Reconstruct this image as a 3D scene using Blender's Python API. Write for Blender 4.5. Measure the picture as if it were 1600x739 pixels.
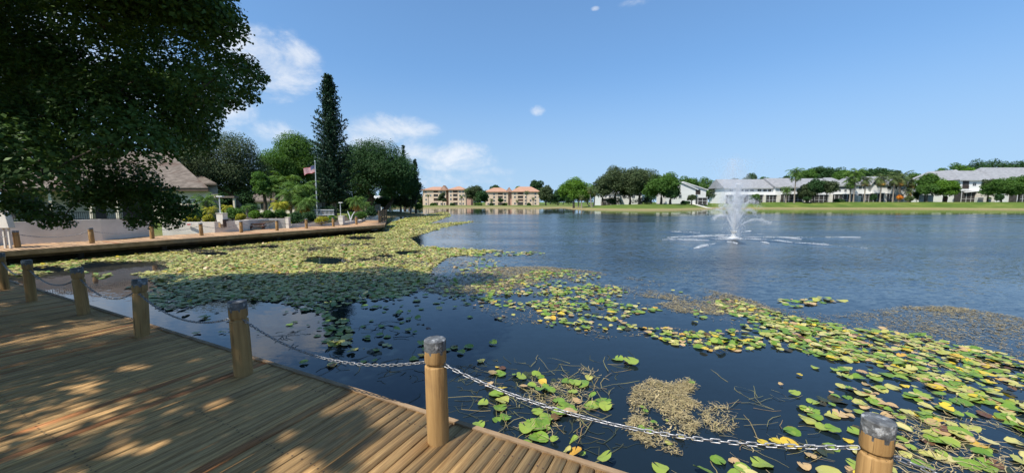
import bpy, math, random
import numpy as np
from mathutils import Vector

for o in list(bpy.data.objects):
    bpy.data.objects.remove(o)
SC = bpy.context.scene
COL = SC.collection
R = math.radians
# ------------------------------------------------------------------ camera
EYE = 2.10            # eye height above the water; the boardwalk lies 0.5 m above the water
DECK = 0.50
FPX = 580.0           # focal length measured on the 1600 px wide photograph
TH = math.atan(53.5 / FPX)
cam = bpy.data.cameras.new('camera')
cam_o = bpy.data.objects.new('camera', cam)
COL.objects.link(cam_o)
cam.sensor_width = 36.0
cam.lens = 36.0 * FPX / 1600.0
cam.clip_start = 0.05
cam.clip_end = 6000
cam_o.location = (0, 0, EYE)
cam_o.rotation_euler = (R(90) - TH, 0, 0)
SC.camera = cam_o
# ------------------------------------------------------------------ light
SUN_EL, SUN_X, SUN_Y = 55.0, -0.72, -0.69          # the sun stands behind the viewer's shoulder
SUN_AZ = math.atan2(SUN_X, SUN_Y)
sun = bpy.data.lights.new('sun', 'SUN')
sun.energy = 5.0
sun.angle = R(0.55)
sun.color = (1.0, 0.945, 0.86)
sun_o = bpy.data.objects.new('sun', sun)
COL.objects.link(sun_o)
_d = Vector((math.sin(SUN_AZ) * math.cos(R(SUN_EL)), math.cos(SUN_AZ) * math.cos(R(SUN_EL)), math.sin(R(SUN_EL))))
sun_o.location = _d * 60
sun_o.rotation_euler = _d.to_track_quat('Z', 'Y').to_euler()
SC.view_settings.view_transform = 'Standard'
SC.view_settings.look = 'None'
SC.view_settings.exposure = 0.50
SC.view_settings.gamma = 1.0
SC.cycles.max_bounces = 6
SC.cycles.volume_bounces = 3
SC.cycles.transparent_max_bounces = 24
SC.cycles.caustics_reflective = False
SC.cycles.caustics_refractive = False
SC.cycles.use_denoising = True


def ray(px, py):
    f = Vector((0, math.cos(TH), -math.sin(TH)))
    u = Vector((0, math.sin(TH), math.cos(TH)))
    return f * FPX + Vector((1, 0, 0)) * (px - 800) + u * (369.5 - py)


def gp(px, py, z):
    d = ray(px, py)
    t = (z - EYE) / d.z
    return Vector((d.x * t, d.y * t, z))


def at(px, py, Y):
    d = ray(px, py)
    t = Y / d.y
    return Vector((d.x * t, Y, EYE + d.z * t))


def to_px(x, y, z):                       # numpy-friendly inverse of the above
    c, s = math.cos(TH), math.sin(TH)
    dz = z - EYE
    f = y * c - dz * s
    u = y * s + dz * c
    f = np.where(f < 0.05, 0.05, f)
    return 800 + x / f * FPX, 369.5 - u / f * FPX


def lin(r, g, b):
    def c(v):
        v /= 255.0
        return v / 12.92 if v <= 0.04045 else ((v + 0.055) / 1.055) ** 2.4
    return (c(r), c(g), c(b), 1.0)


# ------------------------------------------------------------------ node helpers
class NT:
    def __init__(self, tree):
        self.t = tree
        self.n = tree.nodes
        self.l = tree.links

    def new(self, kind, **kw):
        n = self.n.new(kind)
        for k, v in kw.items():
            setattr(n, k, v)
        return n

    def link(self, a, b):
        self.l.new(a, b)

    def val(self, sock, v):
        if hasattr(v, 'is_output'):
            self.link(v, sock)
        else:
            sock.default_value = v

    def math(self, op, a, b=None, c=None, clamp=False):
        n = self.new('ShaderNodeMath', operation=op)
        n.use_clamp = clamp
        for i, v in enumerate((a, b, c)):
            if v is not None:
                self.val(n.inputs[i], v)
        return n.outputs[0]

    def mix(self, fac, a, b, blend='MIX'):
        n = self.new('ShaderNodeMix', data_type='RGBA', blend_type=blend)
        self.val(n.inputs[0], fac)
        self.val(n.inputs[6], a)
        self.val(n.inputs[7], b)
        return n.outputs[2]

    def ramp(self, fac, stops, interp='LINEAR'):
        n = self.new('ShaderNodeValToRGB')
        n.color_ramp.interpolation = interp
        e = n.color_ramp.elements
        while len(e) > 1:
            e.remove(e[-1])
        e[0].position, e[0].color = stops[0]
        for p, c in stops[1:]:
            k = e.new(p)
            k.color = c
        self.link(fac, n.inputs[0])
        return n.outputs[0]

    def noise(self, vec, scale, detail=3, rough=0.55, dist=0.0):
        n = self.new('ShaderNodeTexNoise')
        n.inputs['Scale'].default_value = scale
        n.inputs['Detail'].default_value = detail
        n.inputs['Roughness'].default_value = rough
        n.inputs['Distortion'].default_value = dist
        if vec is not None:
            self.link(vec, n.inputs['Vector'])
        return n.outputs['Fac']

    def maprange(self, v, a, b, c=0.0, d=1.0, smooth=True):
        n = self.new('ShaderNodeMapRange')
        if smooth:
            n.interpolation_type = 'SMOOTHSTEP'
        self.val(n.inputs[0], v)
        for i, x in enumerate((a, b, c, d)):
            n.inputs[i + 1].default_value = x
        return n.outputs[0]

    def mapping(self, vec, scale=(1, 1, 1), rot=(0, 0, 0)):
        n = self.new('ShaderNodeMapping')
        n.inputs['Scale'].default_value = scale
        n.inputs['Rotation'].default_value = rot
        self.link(vec, n.inputs['Vector'])
        return n.outputs[0]


# ------------------------------------------------------------------ world: sky and clouds
world = bpy.data.worlds.new('World')
SC.world = world
world.use_nodes = True
w = NT(world.node_tree)
w.n.clear()
sky = w.new('ShaderNodeTexSky', sky_type='NISHITA')
sky.sun_disc = False
sky.sun_elevation = R(SUN_EL)
sky.sun_rotation = SUN_AZ
sky.air_density = 1.0
sky.dust_density = 0.3
sky.ozone_density = 6.0
bg = w.new('ShaderNodeBackground')
bg.inputs[1].default_value = 0.122
tc = w.new('ShaderNodeTexCoord')
sep = w.new('ShaderNodeSeparateXYZ')
w.link(tc.outputs['Generated'], sep.inputs[0])
# humid summer air: the sky pales only gently towards the horizon
cz = w.new('ShaderNodeCombineXYZ')
w.link(sep.outputs[0], cz.inputs[0])
w.link(sep.outputs[1], cz.inputs[1])
w.link(w.math('ADD', w.math('MULTIPLY', w.math('MAXIMUM', sep.outputs[2], 0.0), .53), .155), cz.inputs[2])
nv = w.new('ShaderNodeVectorMath', operation='NORMALIZE')
w.link(cz.outputs[0], nv.inputs[0])
w.link(nv.outputs[0], sky.inputs[0])
blue = w.mix(1.0, sky.outputs[0], (.94, 1.07, 1.08, 1), 'MULTIPLY')
w.link(w.mix(w.maprange(sep.outputs[2], -.02, .34, .62, 0.0), blue, (2.95, 3.75, 4.4, 1)), bg.inputs[0])
az = w.math('ARCTAN2', sep.outputs[0], sep.outputs[1])
el = w.math('ARCSINE', sep.outputs[2])


def azel(px, py):
    d = ray(px, py).normalized()
    return math.atan2(d.x, d.y), math.asin(d.z)


CLOUDS = [  # centre pixel of the photo, half width, half height (pixels), strength
    (425, 104, 92, 74, 1.0), (372, 66, 46, 48, .9), (458, 90, 50, 38, 1.0), (430, 205, 60, 22, .42), (360, 150, 60, 60, .8),
    (610, 203, 88, 32, 1.0), (575, 218, 66, 28, .8), (705, 245, 86, 30, .75), (655, 238, 60, 24, .8),
    (765, 268, 60, 12, .35), (840, 173, 15, 11, .75), (690, 285, 150, 26, .32), (1000, 4, 40, 10, .35), (930, 14, 9, 5, .5),
    (300, 190, 90, 70, .7), (150, 90, 160, 110, .8), (20, 170, 90, 90, .8)]
best = None
for (cx, cy, hw, hh, st) in CLOUDS:
    a0, e0 = azel(cx, cy)
    a1, _ = azel(cx + hw, cy)
    _, e1 = azel(cx, cy - hh)
    da = w.math('MULTIPLY', w.math('SUBTRACT', az, a0), 1.0 / abs(a1 - a0))
    de = w.math('MULTIPLY', w.math('SUBTRACT', el, e0), 1.0 / abs(e1 - e0))
    q = w.math('ADD', w.math('MULTIPLY', da, da), w.math('MULTIPLY', de, de))
    m = w.math('MULTIPLY', w.math('SUBTRACT', 1.0, q, clamp=True), st)
    best = m if best is None else w.math('MAXIMUM', best, m)
cvec = w.mapping(tc.outputs['Generated'], (1, 1, 1.7))
n1 = w.noise(cvec, 8.5, 10, 0.66, 0.5)
n2 = w.noise(cvec, 34.0, 6, 0.68)
dens = w.math('ADD', best, w.math('MULTIPLY', w.math('SUBTRACT', n1, 0.5), 2.2))
dens = w.math('ADD', dens, w.math('MULTIPLY', w.math('SUBTRACT', n2, 0.5), 0.75))
dens = w.math('MULTIPLY', w.maprange(dens, 0.02, 1.30), w.math('MINIMUM', w.math('MULTIPLY', best, 3.0), 1.0))
dens = w.math('MULTIPLY', dens, 0.74)
cb = w.new('ShaderNodeBackground')
w.link(w.ramp(n1, [(0.3, (0.66, 0.73, 0.82, 1)), (0.65, (0.92, 0.93, 0.95, 1))]), cb.inputs[0])
cb.inputs[1].default_value = 0.78
mx = w.new('ShaderNodeMixShader')
w.link(dens, mx.inputs[0])
w.link(bg.outputs[0], mx.inputs[1])
w.link(cb.outputs[0], mx.inputs[2])
wo = w.new('ShaderNodeOutputWorld')
w.link(mx.outputs[0], wo.inputs[0])


# ------------------------------------------------------------------ materials
def mat_base(name):
    m = bpy.data.materials.new(name)
    m.use_nodes = True
    n = NT(m.node_tree)
    n.n.clear()
    out = n.new('ShaderNodeOutputMaterial')
    p = n.new('ShaderNodeBsdfPrincipled')
    n.link(p.outputs[0], out.inputs[0])
    return m, n, p, out


def mat_noise(name, c1, c2, scale=3.0, rough=0.7, bump=0.0, bscale=None, stretch=(1, 1, 1), spec=0.3, metal=0.0, detail=5,
              lo=0.35, hi=0.65, c3=None, s3=0.7):
    m, n, p, out = mat_base(name)
    t = n.new('ShaderNodeTexCoord')
    v = n.mapping(t.outputs['Object'], stretch)
    f = n.noise(v, scale, detail)
    col = n.ramp(f, [(lo, c1), (hi, c2)])
    if c3 is not None:
        f3 = n.noise(v, scale * s3 * 0.31, 4, 0.65)
        col = n.mix(n.maprange(f3, 0.52, 0.68), col, c3)
    n.link(col, p.inputs['Base Color'])
    p.inputs['Roughness'].default_value = rough
    p.inputs['Specular IOR Level'].default_value = spec
    p.inputs['Metallic'].default_value = metal
    if bump:
        b = n.new('ShaderNodeBump')
        b.inputs['Strength'].default_value = bump
        b.inputs['Distance'].default_value = 0.02
        n.link(n.noise(v, bscale or scale * 6, 4), b.inputs['Height'])
        n.link(b.outputs[0], p.inputs['Normal'])
    return m


def mat_leaf(name, ca, cb_, cc, trans=0.3, rough=0.6, tcol=None, spec=0.15, big=0.35):
    """foliage: every leaf its own hue, whole sprays drifting in hue as well"""
    m, n, p, out = mat_base(name)
    g = n.new('ShaderNodeNewGeometry')
    t = n.new('ShaderNodeTexCoord')
    col = n.ramp(g.outputs['Random Per Island'], [(0.0, ca), (0.55, cb_), (1.0, cc)])
    f = n.noise(t.outputs['Object'], big, 2)
    col = n.mix(n.maprange(f, 0.35, 0.7, 0.0, 0.45), col, cc)
    n.link(col, p.inputs['Base Color'])
    p.inputs['Roughness'].default_value = rough
    p.inputs['Specular IOR Level'].default_value = spec
    tr = n.new('ShaderNodeBsdfTranslucent')
    hs = n.new('ShaderNodeHueSaturation')
    hs.inputs['Hue'].default_value = 0.485
    hs.inputs['Saturation'].default_value = 1.15
    hs.inputs['Value'].default_value = 1.5
    n.link(col, hs.inputs['Color'])
    n.link(hs.outputs[0], tr.inputs[0])
    ms = n.new('ShaderNodeMixShader')
    ms.inputs[0].default_value = trans
    n.link(p.outputs[0], ms.inputs[1])
    n.link(tr.outputs[0], ms.inputs[2])
    n.link(ms.outputs[0], out.inputs[0])
    return m


M = {}
M['oak'] = mat_leaf('oak_leaves', (.036, .076, .020, 1), (.060, .118, .030, 1), (.098, .165, .040, 1), .18, .5)
M['grey_oak'] = mat_leaf('grey_oak_leaves', (.036, .060, .024, 1), (.058, .088, .036, 1), (.088, .116, .050, 1), .22)
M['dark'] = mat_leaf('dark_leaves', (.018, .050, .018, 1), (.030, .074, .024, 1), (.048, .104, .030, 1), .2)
M['mid'] = mat_leaf('mid_leaves', (.036, .092, .018, 1), (.060, .135, .026, 1), (.098, .185, .036, 1), .3)
M['bright'] = mat_leaf('bright_leaves', (.050, .120, .016, 1), (.085, .180, .022, 1), (.130, .240, .032, 1), .32)
M['pine'] = mat_leaf('pine_needles', (.010, .028, .016, 1), (.016, .042, .022, 1), (.026, .058, .028, 1), .12)
M['palm'] = mat_leaf('palm_leaves', (.035, .080, .016, 1), (.065, .130, .024, 1), (.11, .18, .035, 1), .28, big=1.0)
M['sabal'] = mat_leaf('sabal_leaves', (.045, .075, .025, 1), (.075, .115, .038, 1), (.12, .15, .055, 1), .22, big=1.0)
M['dry_palm'] = mat_leaf('dry_palm_leaves', (.26, .14, .03, 1), (.34, .19, .04, 1), (.40, .25, .06, 1), .28, big=1.0)
M['yellow'] = mat_leaf('yellow_leaves', (.16, .20, .02, 1), (.28, .29, .03, 1), (.40, .36, .05, 1), .3, big=1.0)
M['orange'] = mat_leaf('orange_flowers', (.50, .16, .02, 1), (.66, .24, .03, 1), (.70, .34, .05, 1), .25, big=1.0)
M['bark'] = mat_noise('bark', (.055, .042, .030, 1), (.13, .105, .08, 1), 6, .9, .8, 18, (1, 1, .25))
M['pale_bark'] = mat_noise('pale_bark', (.17, .14, .11, 1), (.30, .26, .21, 1), 5, .9, .5, 20, (1, 1, 3))
M['white_wall'] = mat_noise('white_wall_paint', (.54, .50, .43, 1), (.68, .635, .555, 1), 1.3, .8, .25, 40, spec=.2, c3=(.50, .47, .42, 1))
M['stucco'] = mat_noise('cream_stucco', (.50, .44, .34, 1), (.58, .52, .42, 1), 2, .9, .2, 30, spec=.15)
M['peach'] = mat_noise('peach_stucco', (.52, .40, .29, 1), (.62, .49, .37, 1), .5, .9, .1, 20, spec=.15)
M['rose'] = mat_noise('rose_stucco', (.42, .26, .20, 1), (.50, .32, .25, 1), .5, .9, .1, 20, spec=.15)
M['tile'] = mat_noise('clay_roof_tiles', (.33, .18, .115, 1), (.42, .25, .17, 1), 1.4, .85, .5, 8, (1, 1, 1), spec=.2)
M['shingle'] = mat_noise('brown_roof_shingles', (.100, .082, .067, 1), (.180, .150, .125, 1), 2.2, .95, .7, 12, (1, 1, 2.5), spec=.15, c3=(.10, .07, .055, 1))
M['grey_shingle'] = mat_noise('grey_roof_shingles', (.20, .205, .215, 1), (.27, .275, .285, 1), 1.2, .95, .5, 10, (1, 1, 2), spec=.15)
M['fascia'] = mat_noise('brown_fascia', (.06, .038, .028, 1), (.09, .06, .045, 1), 3, .7)
M['trim'] = mat_noise('white_trim', (.52, .52, .50, 1), (.62, .62, .60, 1), 2, .6)
M['glass'] = mat_noise('dark_window_glass', (.012, .016, .020, 1), (.035, .045, .055, 1), .7, .08, spec=.6)
M['screen'] = mat_noise('dark_porch_screen', (.030, .028, .027, 1), (.062, .058, .054, 1), 1.1, .8)
M['dark_metal'] = mat_noise('black_painted_metal', (.012, .012, .012, 1), (.03, .03, .03, 1), 5, .5, metal=.3)
M['galv'] = mat_noise('galvanised_steel', (.17, .175, .18, 1), (.36, .365, .375, 1), 60, .42, metal=.6, spec=.5)
M['cap'] = mat_noise('weathered_lead_cap', (.055, .058, .062, 1), (.17, .18, .185, 1), 14, .55, .4, 50, spec=.4, c3=(.36, .375, .385, 1), s3=4.0, metal=.15)
M['pile'] = mat_noise('dark_wet_pile', (.016, .013, .010, 1), (.04, .032, .024, 1), 5, .8, .4)
M['under'] = mat_noise('dark_deck_frame', (.05, .037, .025, 1), (.10, .075, .05, 1), 4, .9)
M['rim'] = mat_noise('rim_board_wood', (.19, .125, .07, 1), (.30, .21, .125, 1), 5, .85, .3, 30, (1, 1, 1))
M['redwood'] = mat_noise('red_brown_table_wood', (.085, .034, .022, 1), (.14, .06, .036, 1), 6, .7, .3, 30)
M['pole'] = mat_noise('pale_metal_pole', (.55, .55, .53, 1), (.68, .68, .66, 1), 8, .45, metal=.4)
M['soil'] = mat_noise('garden_soil', (.05, .036, .024, 1), (.09, .065, .04, 1), 4, .95, .5)
M['concrete'] = mat_noise('pale_concrete', (.50, .48, .44, 1), (.64, .62, .57, 1), 3, .9, .2)
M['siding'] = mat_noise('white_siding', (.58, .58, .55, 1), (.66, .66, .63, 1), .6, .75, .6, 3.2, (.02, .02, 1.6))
M['shade_siding'] = mat_noise('shaded_white_siding', (.44, .44, .43, 1), (.52, .52, .51, 1), .6, .75, .4, 3.2, (.02, .02, 1.6))  # darker copy of the white siding, its shade put into the colour
M['red_paint'] = mat_noise('faded_red_paint', (.44, .10, .08, 1), (.55, .18, .15, 1), 9, .6)
M['tan_plaque'] = mat_noise('tan_plaque', (.30, .20, .10, 1), (.40, .28, .15, 1), 9, .6)
M['flag_red'] = mat_noise('flag_red_cloth', (.42, .03, .04, 1), (.5, .05, .06, 1), 5, .8)
M['flag_white'] = mat_noise('flag_white_cloth', (.50, .48, .48, 1), (.58, .56, .56, 1), 5, .8)
M['flag_blue'] = mat_noise('flag_blue_cloth', (.02, .03, .12, 1), (.03, .05, .16, 1), 5, .8)


def mat_boards(name, dark, light, red):
    """boards: u runs along the board; every board its own tint, fine grain and dark weathering lines"""
    m, n, p, out = mat_base(name)
    uv = n.new('ShaderNodeUVMap')
    g = n.new('ShaderNodeNewGeometry')
    rnd = g.outputs['Random Per Island']
    comb = n.new('ShaderNodeCombineXYZ')
    sp = n.new('ShaderNodeSeparateXYZ')
    n.link(uv.outputs[0], sp.inputs[0])
    n.link(sp.outputs[0], comb.inputs[0])
    n.link(sp.outputs[1], comb.inputs[1])
    n.link(n.math('MULTIPLY', rnd, 57.0), comb.inputs[2])
    grain = n.noise(n.mapping(comb.outputs[0], (1.9, 60, 1)), 1.0, 6, .68, .5)
    fine = n.noise(n.mapping(comb.outputs[0], (5.0, 210, 1)), 1.0, 4, .65)
    patch = n.noise(n.mapping(comb.outputs[0], (.9, 3, .35)), 1.0, 4, .6)
    col = n.ramp(grain, [(.30, dark), (.47, tuple(0.5 * (a + b) for a, b in zip(dark, light))), (.62, light)])
    col = n.mix(n.maprange(fine, .34, .50, .55, 0.0), col, tuple(x * .42 for x in dark[:3]) + (1,))
    tint = n.ramp(rnd, [(0, (.72, .70, .68, 1)), (.35, (.98, .97, .94, 1)), (.7, (1.12, 1.08, 1.0, 1)), (1, (.84, .80, .75, 1))])
    col = n.mix(1.0, col, tint, 'MULTIPLY')
    isred = n.math('MULTIPLY', n.maprange(n.math('FRACT', n.math('MULTIPLY', rnd, 9.13)), .955, .97), n.maprange(patch, .40, .55, .25, .85))
    col = n.mix(isred, col, n.mix(1.0, col, red, 'MULTIPLY'))
    col = n.mix(n.maprange(patch, .55, .75, 0, .35), col, (.10, .08, .06, 1))
    n.link(col, p.inputs['Base Color'])
    p.inputs['Roughness'].default_value = .78
    p.inputs['Specular IOR Level'].default_value = .25
    b = n.new('ShaderNodeBump')
    b.inputs['Strength'].default_value = .55
    b.inputs['Distance'].default_value = .004
    n.link(n.math('ADD', grain, n.math('MULTIPLY', fine, .5)), b.inputs['Height'])
    n.link(b.outputs[0], p.inputs['Normal'])
    return m


M['boards'] = mat_boards('weathered_deck_boards', (.240, .134, .054, 1), (.600, .385, .165, 1), (.95, .58, .46, 1))
M['far_boards'] = mat_boards('pale_far_deck_boards', (.33, .20, .11, 1), (.52, .35, .21, 1), (.95, .55, .42, 1))


def mat_post(name):
    m, n, p, out = mat_base(name)
    t = n.new('ShaderNodeTexCoord')
    oi = n.new('ShaderNodeObjectInfo')
    off = n.new('ShaderNodeVectorMath', operation='ADD')
    n.link(t.outputs['Object'], off.inputs[0])
    cx = n.new('ShaderNodeCombineXYZ')
    n.link(n.math('MULTIPLY', oi.outputs['Random'], 31.0), cx.inputs[2])
    n.link(cx.outputs[0], off.inputs[1])
    v = n.mapping(off.outputs[0], (22, 22, 1.3))
    g = n.noise(v, 1.0, 6, .65, .4)
    v2 = n.mapping(off.outputs[0], (60, 60, 2.2))
    g2 = n.noise(v2, 1.0, 3, .6)
    blot = n.noise(off.outputs[0], 5.0, 4, .6)
    col = n.ramp(g, [(.28, (.14, .076, .028, 1)), (.42, (.29, .170, .064, 1)), (.68, (.42, .260, .105, 1))])
    col = n.mix(n.maprange(g2, .62, .72, 0, .75), col, (.05, .030, .016, 1))
    col = n.mix(n.maprange(blot, .5, .72, 0, .4), col, (.17, .10, .05, 1))
    n.link(col, p.inputs['Base Color'])
    p.inputs['Roughness'].default_value = .75
    p.inputs['Specular IOR Level'].default_value = .25
    b = n.new('ShaderNodeBump')
    b.inputs['Strength'].default_value = .6
    b.inputs['Distance'].default_value = .006
    n.link(n.math('SUBTRACT', g, n.math('MULTIPLY', g2, .6)), b.inputs['Height'])
    n.link(b.outputs[0], p.inputs['Normal'])
    return m


M['post'] = mat_post('turned_post_wood')


def mat_grass(name):
    m, n, p, out = mat_base(name)
    g = n.new('ShaderNodeNewGeometry')
    sp = n.new('ShaderNodeSeparateXYZ')
    n.link(g.outputs['Position'], sp.inputs[0])
    f = n.noise(g.outputs['Position'], .22, 5, .6)
    f2 = n.noise(g.outputs['Position'], 2.6, 4, .65)
    f3 = n.noise(g.outputs['Position'], 14.0, 3, .6)
    col = n.ramp(f, [(.3, (.055, .100, .018, 1)), (.5, (.092, .140, .026, 1)), (.7, (.160, .180, .048, 1))])
    col = n.mix(n.maprange(f2, .4, .7, 0, .5), col, (.075, .120, .022, 1))
    col = n.mix(n.maprange(f3, .5, .75, 0, .4), col, (.17, .18, .06, 1))
    z = n.math('ADD', sp.outputs[2], n.math('MULTIPLY', n.math('SUBTRACT', f2, .5), .18))
    col = n.mix(n.maprange(z, .10, .62, 1, 0), col, (.26, .215, .105, 1))       # dry strip above the waterline
    col = n.mix(n.maprange(z, -.05, .10, .9, 0), col, (.10, .085, .05, 1))
    n.link(col, p.inputs['Base Color'])
    p.inputs['Roughness'].default_value = .95
    p.inputs['Specular IOR Level'].default_value = .1
    b = n.new('ShaderNodeBump')
    b.inputs['Strength'].default_value = .8
    b.inputs['Distance'].default_value = .12
    n.link(n.math('ADD', f2, f3), b.inputs['Height'])
    n.link(b.outputs[0], p.inputs['Normal'])
    return m


M['grass'] = mat_grass('lawn_grass')


def mat_water(name):
    m, n, p, out = mat_base(name)
    g = n.new('ShaderNodeNewGeometry')
    sp = n.new('ShaderNodeSeparateXYZ')
    pos = g.outputs['Position']
    n.link(pos, sp.inputs[0])
    p.inputs['Base Color'].default_value = (.0065, .0125, .0175, 1)
    p.inputs['Roughness'].default_value = .035
    p.inputs['IOR'].default_value = 1.333
    p.inputs['Specular IOR Level'].default_value = .8
    # open water is ruffled by the breeze; lee bands beside the pads and along the far banks lie calm
    wob = n.math('MULTIPLY', n.math('SUBTRACT', n.noise(pos, .11, 3), .5), 9.0)
    side = n.math('ADD', n.math('ADD', sp.outputs[0], n.math('MULTIPLY', sp.outputs[1], .42)), wob)
    m1 = n.maprange(side, 1.0, 11.0)
    m2 = n.maprange(n.math('ADD', sp.outputs[1], wob), 5.5, 13.0)
    m3 = n.maprange(n.math('ADD', sp.outputs[1], n.math('MULTIPLY', wob, .8)), 54.0, 76.0, 1.0, .10)
    amp = n.math('MULTIPLY', n.math('MULTIPLY', m1, m2), m3)
    gust = n.maprange(n.noise(n.mapping(pos, (.05, .22, 1)), 1.0, 4, .6), .35, .68, .45, 1.0)
    amp = n.math('ADD', n.math('MULTIPLY', amp, gust), .035)
    p.inputs['Roughness'].default_value = .03
    rgh = n.math('ADD', n.math('MULTIPLY', amp, .22), .02)
    n.link(rgh, p.inputs['Roughness'])
    fade = n.maprange(sp.outputs[1], 10.0, 45.0, 1.0, .36)
    amp = n.math('MULTIPLY', amp, fade)

    def slopes(scale, rot, detail, rough):
        t = n.new('ShaderNodeTexNoise')
        t.inputs['Scale'].default_value = 1.0
        t.inputs['Detail'].default_value = detail
        t.inputs['Roughness'].default_value = rough
        n.link(n.mapping(pos, scale, (0, 0, rot)), t.inputs['Vector'])
        v = n.new('ShaderNodeVectorMath', operation='SUBTRACT')
        n.link(t.outputs['Color'], v.inputs[0])
        v.inputs[1].default_value = (.5, .5, .5)
        return v.outputs[0]

    def scaled(v, f):
        k = n.new('ShaderNodeVectorMath', operation='SCALE')
        n.link(v, k.inputs[0])
        n.val(k.inputs['Scale'], f)
        return k.outputs[0]

    def add(u, v):
        k = n.new('ShaderNodeVectorMath', operation='ADD')
        n.link(u, k.inputs[0])
        n.link(v, k.inputs[1])
        return k.outputs[0]

    v = add(scaled(slopes((1.3, 2.4, 1), R(12), 3, .6), .28), add(scaled(slopes((4.2, 9.5, 1), R(-14), 4, .65), 1.20), scaled(slopes((17, 27, 1), R(7), 2, .6), .75)))
    flat = n.new('ShaderNodeVectorMath', operation='MULTIPLY')
    n.link(scaled(v, amp), flat.inputs[0])
    flat.inputs[1].default_value = (1, 1, 0)
    up = n.new('ShaderNodeVectorMath', operation='ADD')
    n.link(flat.outputs[0], up.inputs[0])
    n.link(g.outputs['Normal'], up.inputs[1])
    nn = n.new('ShaderNodeVectorMath', operation='NORMALIZE')
    n.link(up.outputs[0], nn.inputs[0])
    n.link(nn.outputs[0], p.inputs['Normal'])
    return m


M['water'] = mat_water('lake_water')


def mat_pad(name, ca, cb_, edge):
    m, n, p, out = mat_base(name)
    g = n.new('ShaderNodeNewGeometry')
    oi = n.new('ShaderNodeObjectInfo')
    r = n.math('FRACT', n.math('ADD', g.outputs['Random Per Island'], oi.outputs['Random']))
    col = n.ramp(r, [(0, ca), (.6, cb_), (1, edge)])
    f = n.noise(g.outputs['Position'], 22.0, 4, .6)
    col = n.mix(n.maprange(f, .50, .72, 0, .55), col, edge)
    uv = n.new('ShaderNodeUVMap')
    su = n.new('ShaderNodeSeparateXYZ')
    n.link(uv.outputs[0], su.inputs[0])
    an = n.math('ARCTAN2', su.outputs[1], su.outputs[0])
    rad = n.math('SQRT', n.math('ADD', n.math('MULTIPLY', su.outputs[0], su.outputs[0]), n.math('MULTIPLY', su.outputs[1], su.outputs[1])))
    vein = n.math('ABSOLUTE', n.math('SINE', n.math('MULTIPLY', an, 7.0)))
    vein = n.math('MULTIPLY', n.maprange(vein, .0, .16, 1, 0), n.maprange(rad, .05, .3, 0, .28))
    col = n.mix(vein, col, n.mix(.5, col, (.55, .55, .25, 1)))
    rim = n.math('MULTIPLY', n.maprange(rad, .80, 1.0, 0, 1), n.maprange(n.noise(g.outputs['Position'], 9.0, 3), .48, .62, 0, .75))
    col = n.mix(rim, col, (.20, .12, .04, 1))
    n.link(col, p.inputs['Base Color'])
    p.inputs['Roughness'].default_value = .42
    p.inputs['Specular IOR Level'].default_value = .4
    tr = n.new('ShaderNodeBsdfTranslucent')
    n.link(col, tr.inputs[0])
    ms = n.new('ShaderNodeMixShader')
    ms.inputs[0].default_value = .12
    n.link(p.outputs[0], ms.inputs[1])
    n.link(tr.outputs[0], ms.inputs[2])
    n.link(ms.outputs[0], out.inputs[0])
    return m


M['pad_green'] = mat_pad('green_pad', (.095, .190, .022, 1), (.155, .265, .032, 1), (.25, .32, .055, 1))
M['pad_lime'] = mat_pad('yellow_green_pad', (.30, .32, .065, 1), (.40, .385, .11, 1), (.52, .46, .19, 1))
M['pad_yellow'] = mat_pad('yellow_pad', (.46, .36, .03, 1), (.60, .46, .04, 1), (.50, .28, .05, 1))
M['pad_tan'] = mat_pad('faded_tan_pad', (.42, .27, .12, 1), (.52, .36, .18, 1), (.30, .22, .09, 1))
M['pad_brown'] = mat_pad('brown_pad', (.085, .040, .022, 1), (.14, .06, .03, 1), (.10, .09, .03, 1))
M['straw'] = mat_pad('straw_weed', (.33, .26, .13, 1), (.47, .38, .20, 1), (.24, .21, .09, 1))
M['pad_drowned'] = mat_pad('drowned_pad', (.020, .034, .016, 1), (.032, .046, .022, 1), (.045, .035, .018, 1))
M['algae'] = mat_pad('pale_algae', (.22, .225, .075, 1), (.34, .32, .13, 1), (.30, .24, .11, 1))
M['murk'] = mat_pad('drowned_brown_weed', (.13, .105, .055, 1), (.24, .195, .10, 1), (.32, .27, .15, 1))
M['stem'] = mat_pad('pale_stem', (.16, .17, .06, 1), (.25, .22, .09, 1), (.20, .13, .06, 1))
M['sunk'] = mat_pad('sunken_weed', (.030, .036, .022, 1), (.05, .055, .032, 1), (.04, .05, .03, 1))


def mat_spray(name, alpha, col=(.93, .95, .97, 1)):
    m, n, p, out = mat_base(name)
    p.inputs['Base Color'].default_value = col
    p.inputs['Roughness'].default_value = .35
    tr = n.new('ShaderNodeBsdfTransparent')
    tl = n.new('ShaderNodeBsdfTranslucent')
    tl.inputs[0].default_value = col
    m1 = n.new('ShaderNodeMixShader')
    m1.inputs[0].default_value = .45
    n.link(p.outputs[0], m1.inputs[1])
    n.link(tl.outputs[0], m1.inputs[2])
    m2 = n.new('ShaderNodeMixShader')
    m2.inputs[0].default_value = alpha
    n.link(tr.outputs[0], m2.inputs[1])
    n.link(m1.outputs[0], m2.inputs[2])
    n.link(m2.outputs[0], out.inputs[0])
    return m


M['spray'] = mat_spray('fountain_spray', .42)
M['mist'] = mat_spray('fountain_mist', .22)
M['foam'] = mat_spray('water_foam', .62)


# ------------------------------------------------------------------ mesh helpers
def root_loc(o):
    v = Vector((0, 0, 0))
    while o is not None:
        v += Vector(o.location)
        o = o.parent
    return v


def link_mesh(name, me, parent=None):
    o = bpy.data.objects.new(name, me)
    COL.objects.link(o)
    if parent is not None:
        o.parent = parent
    return o


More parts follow.
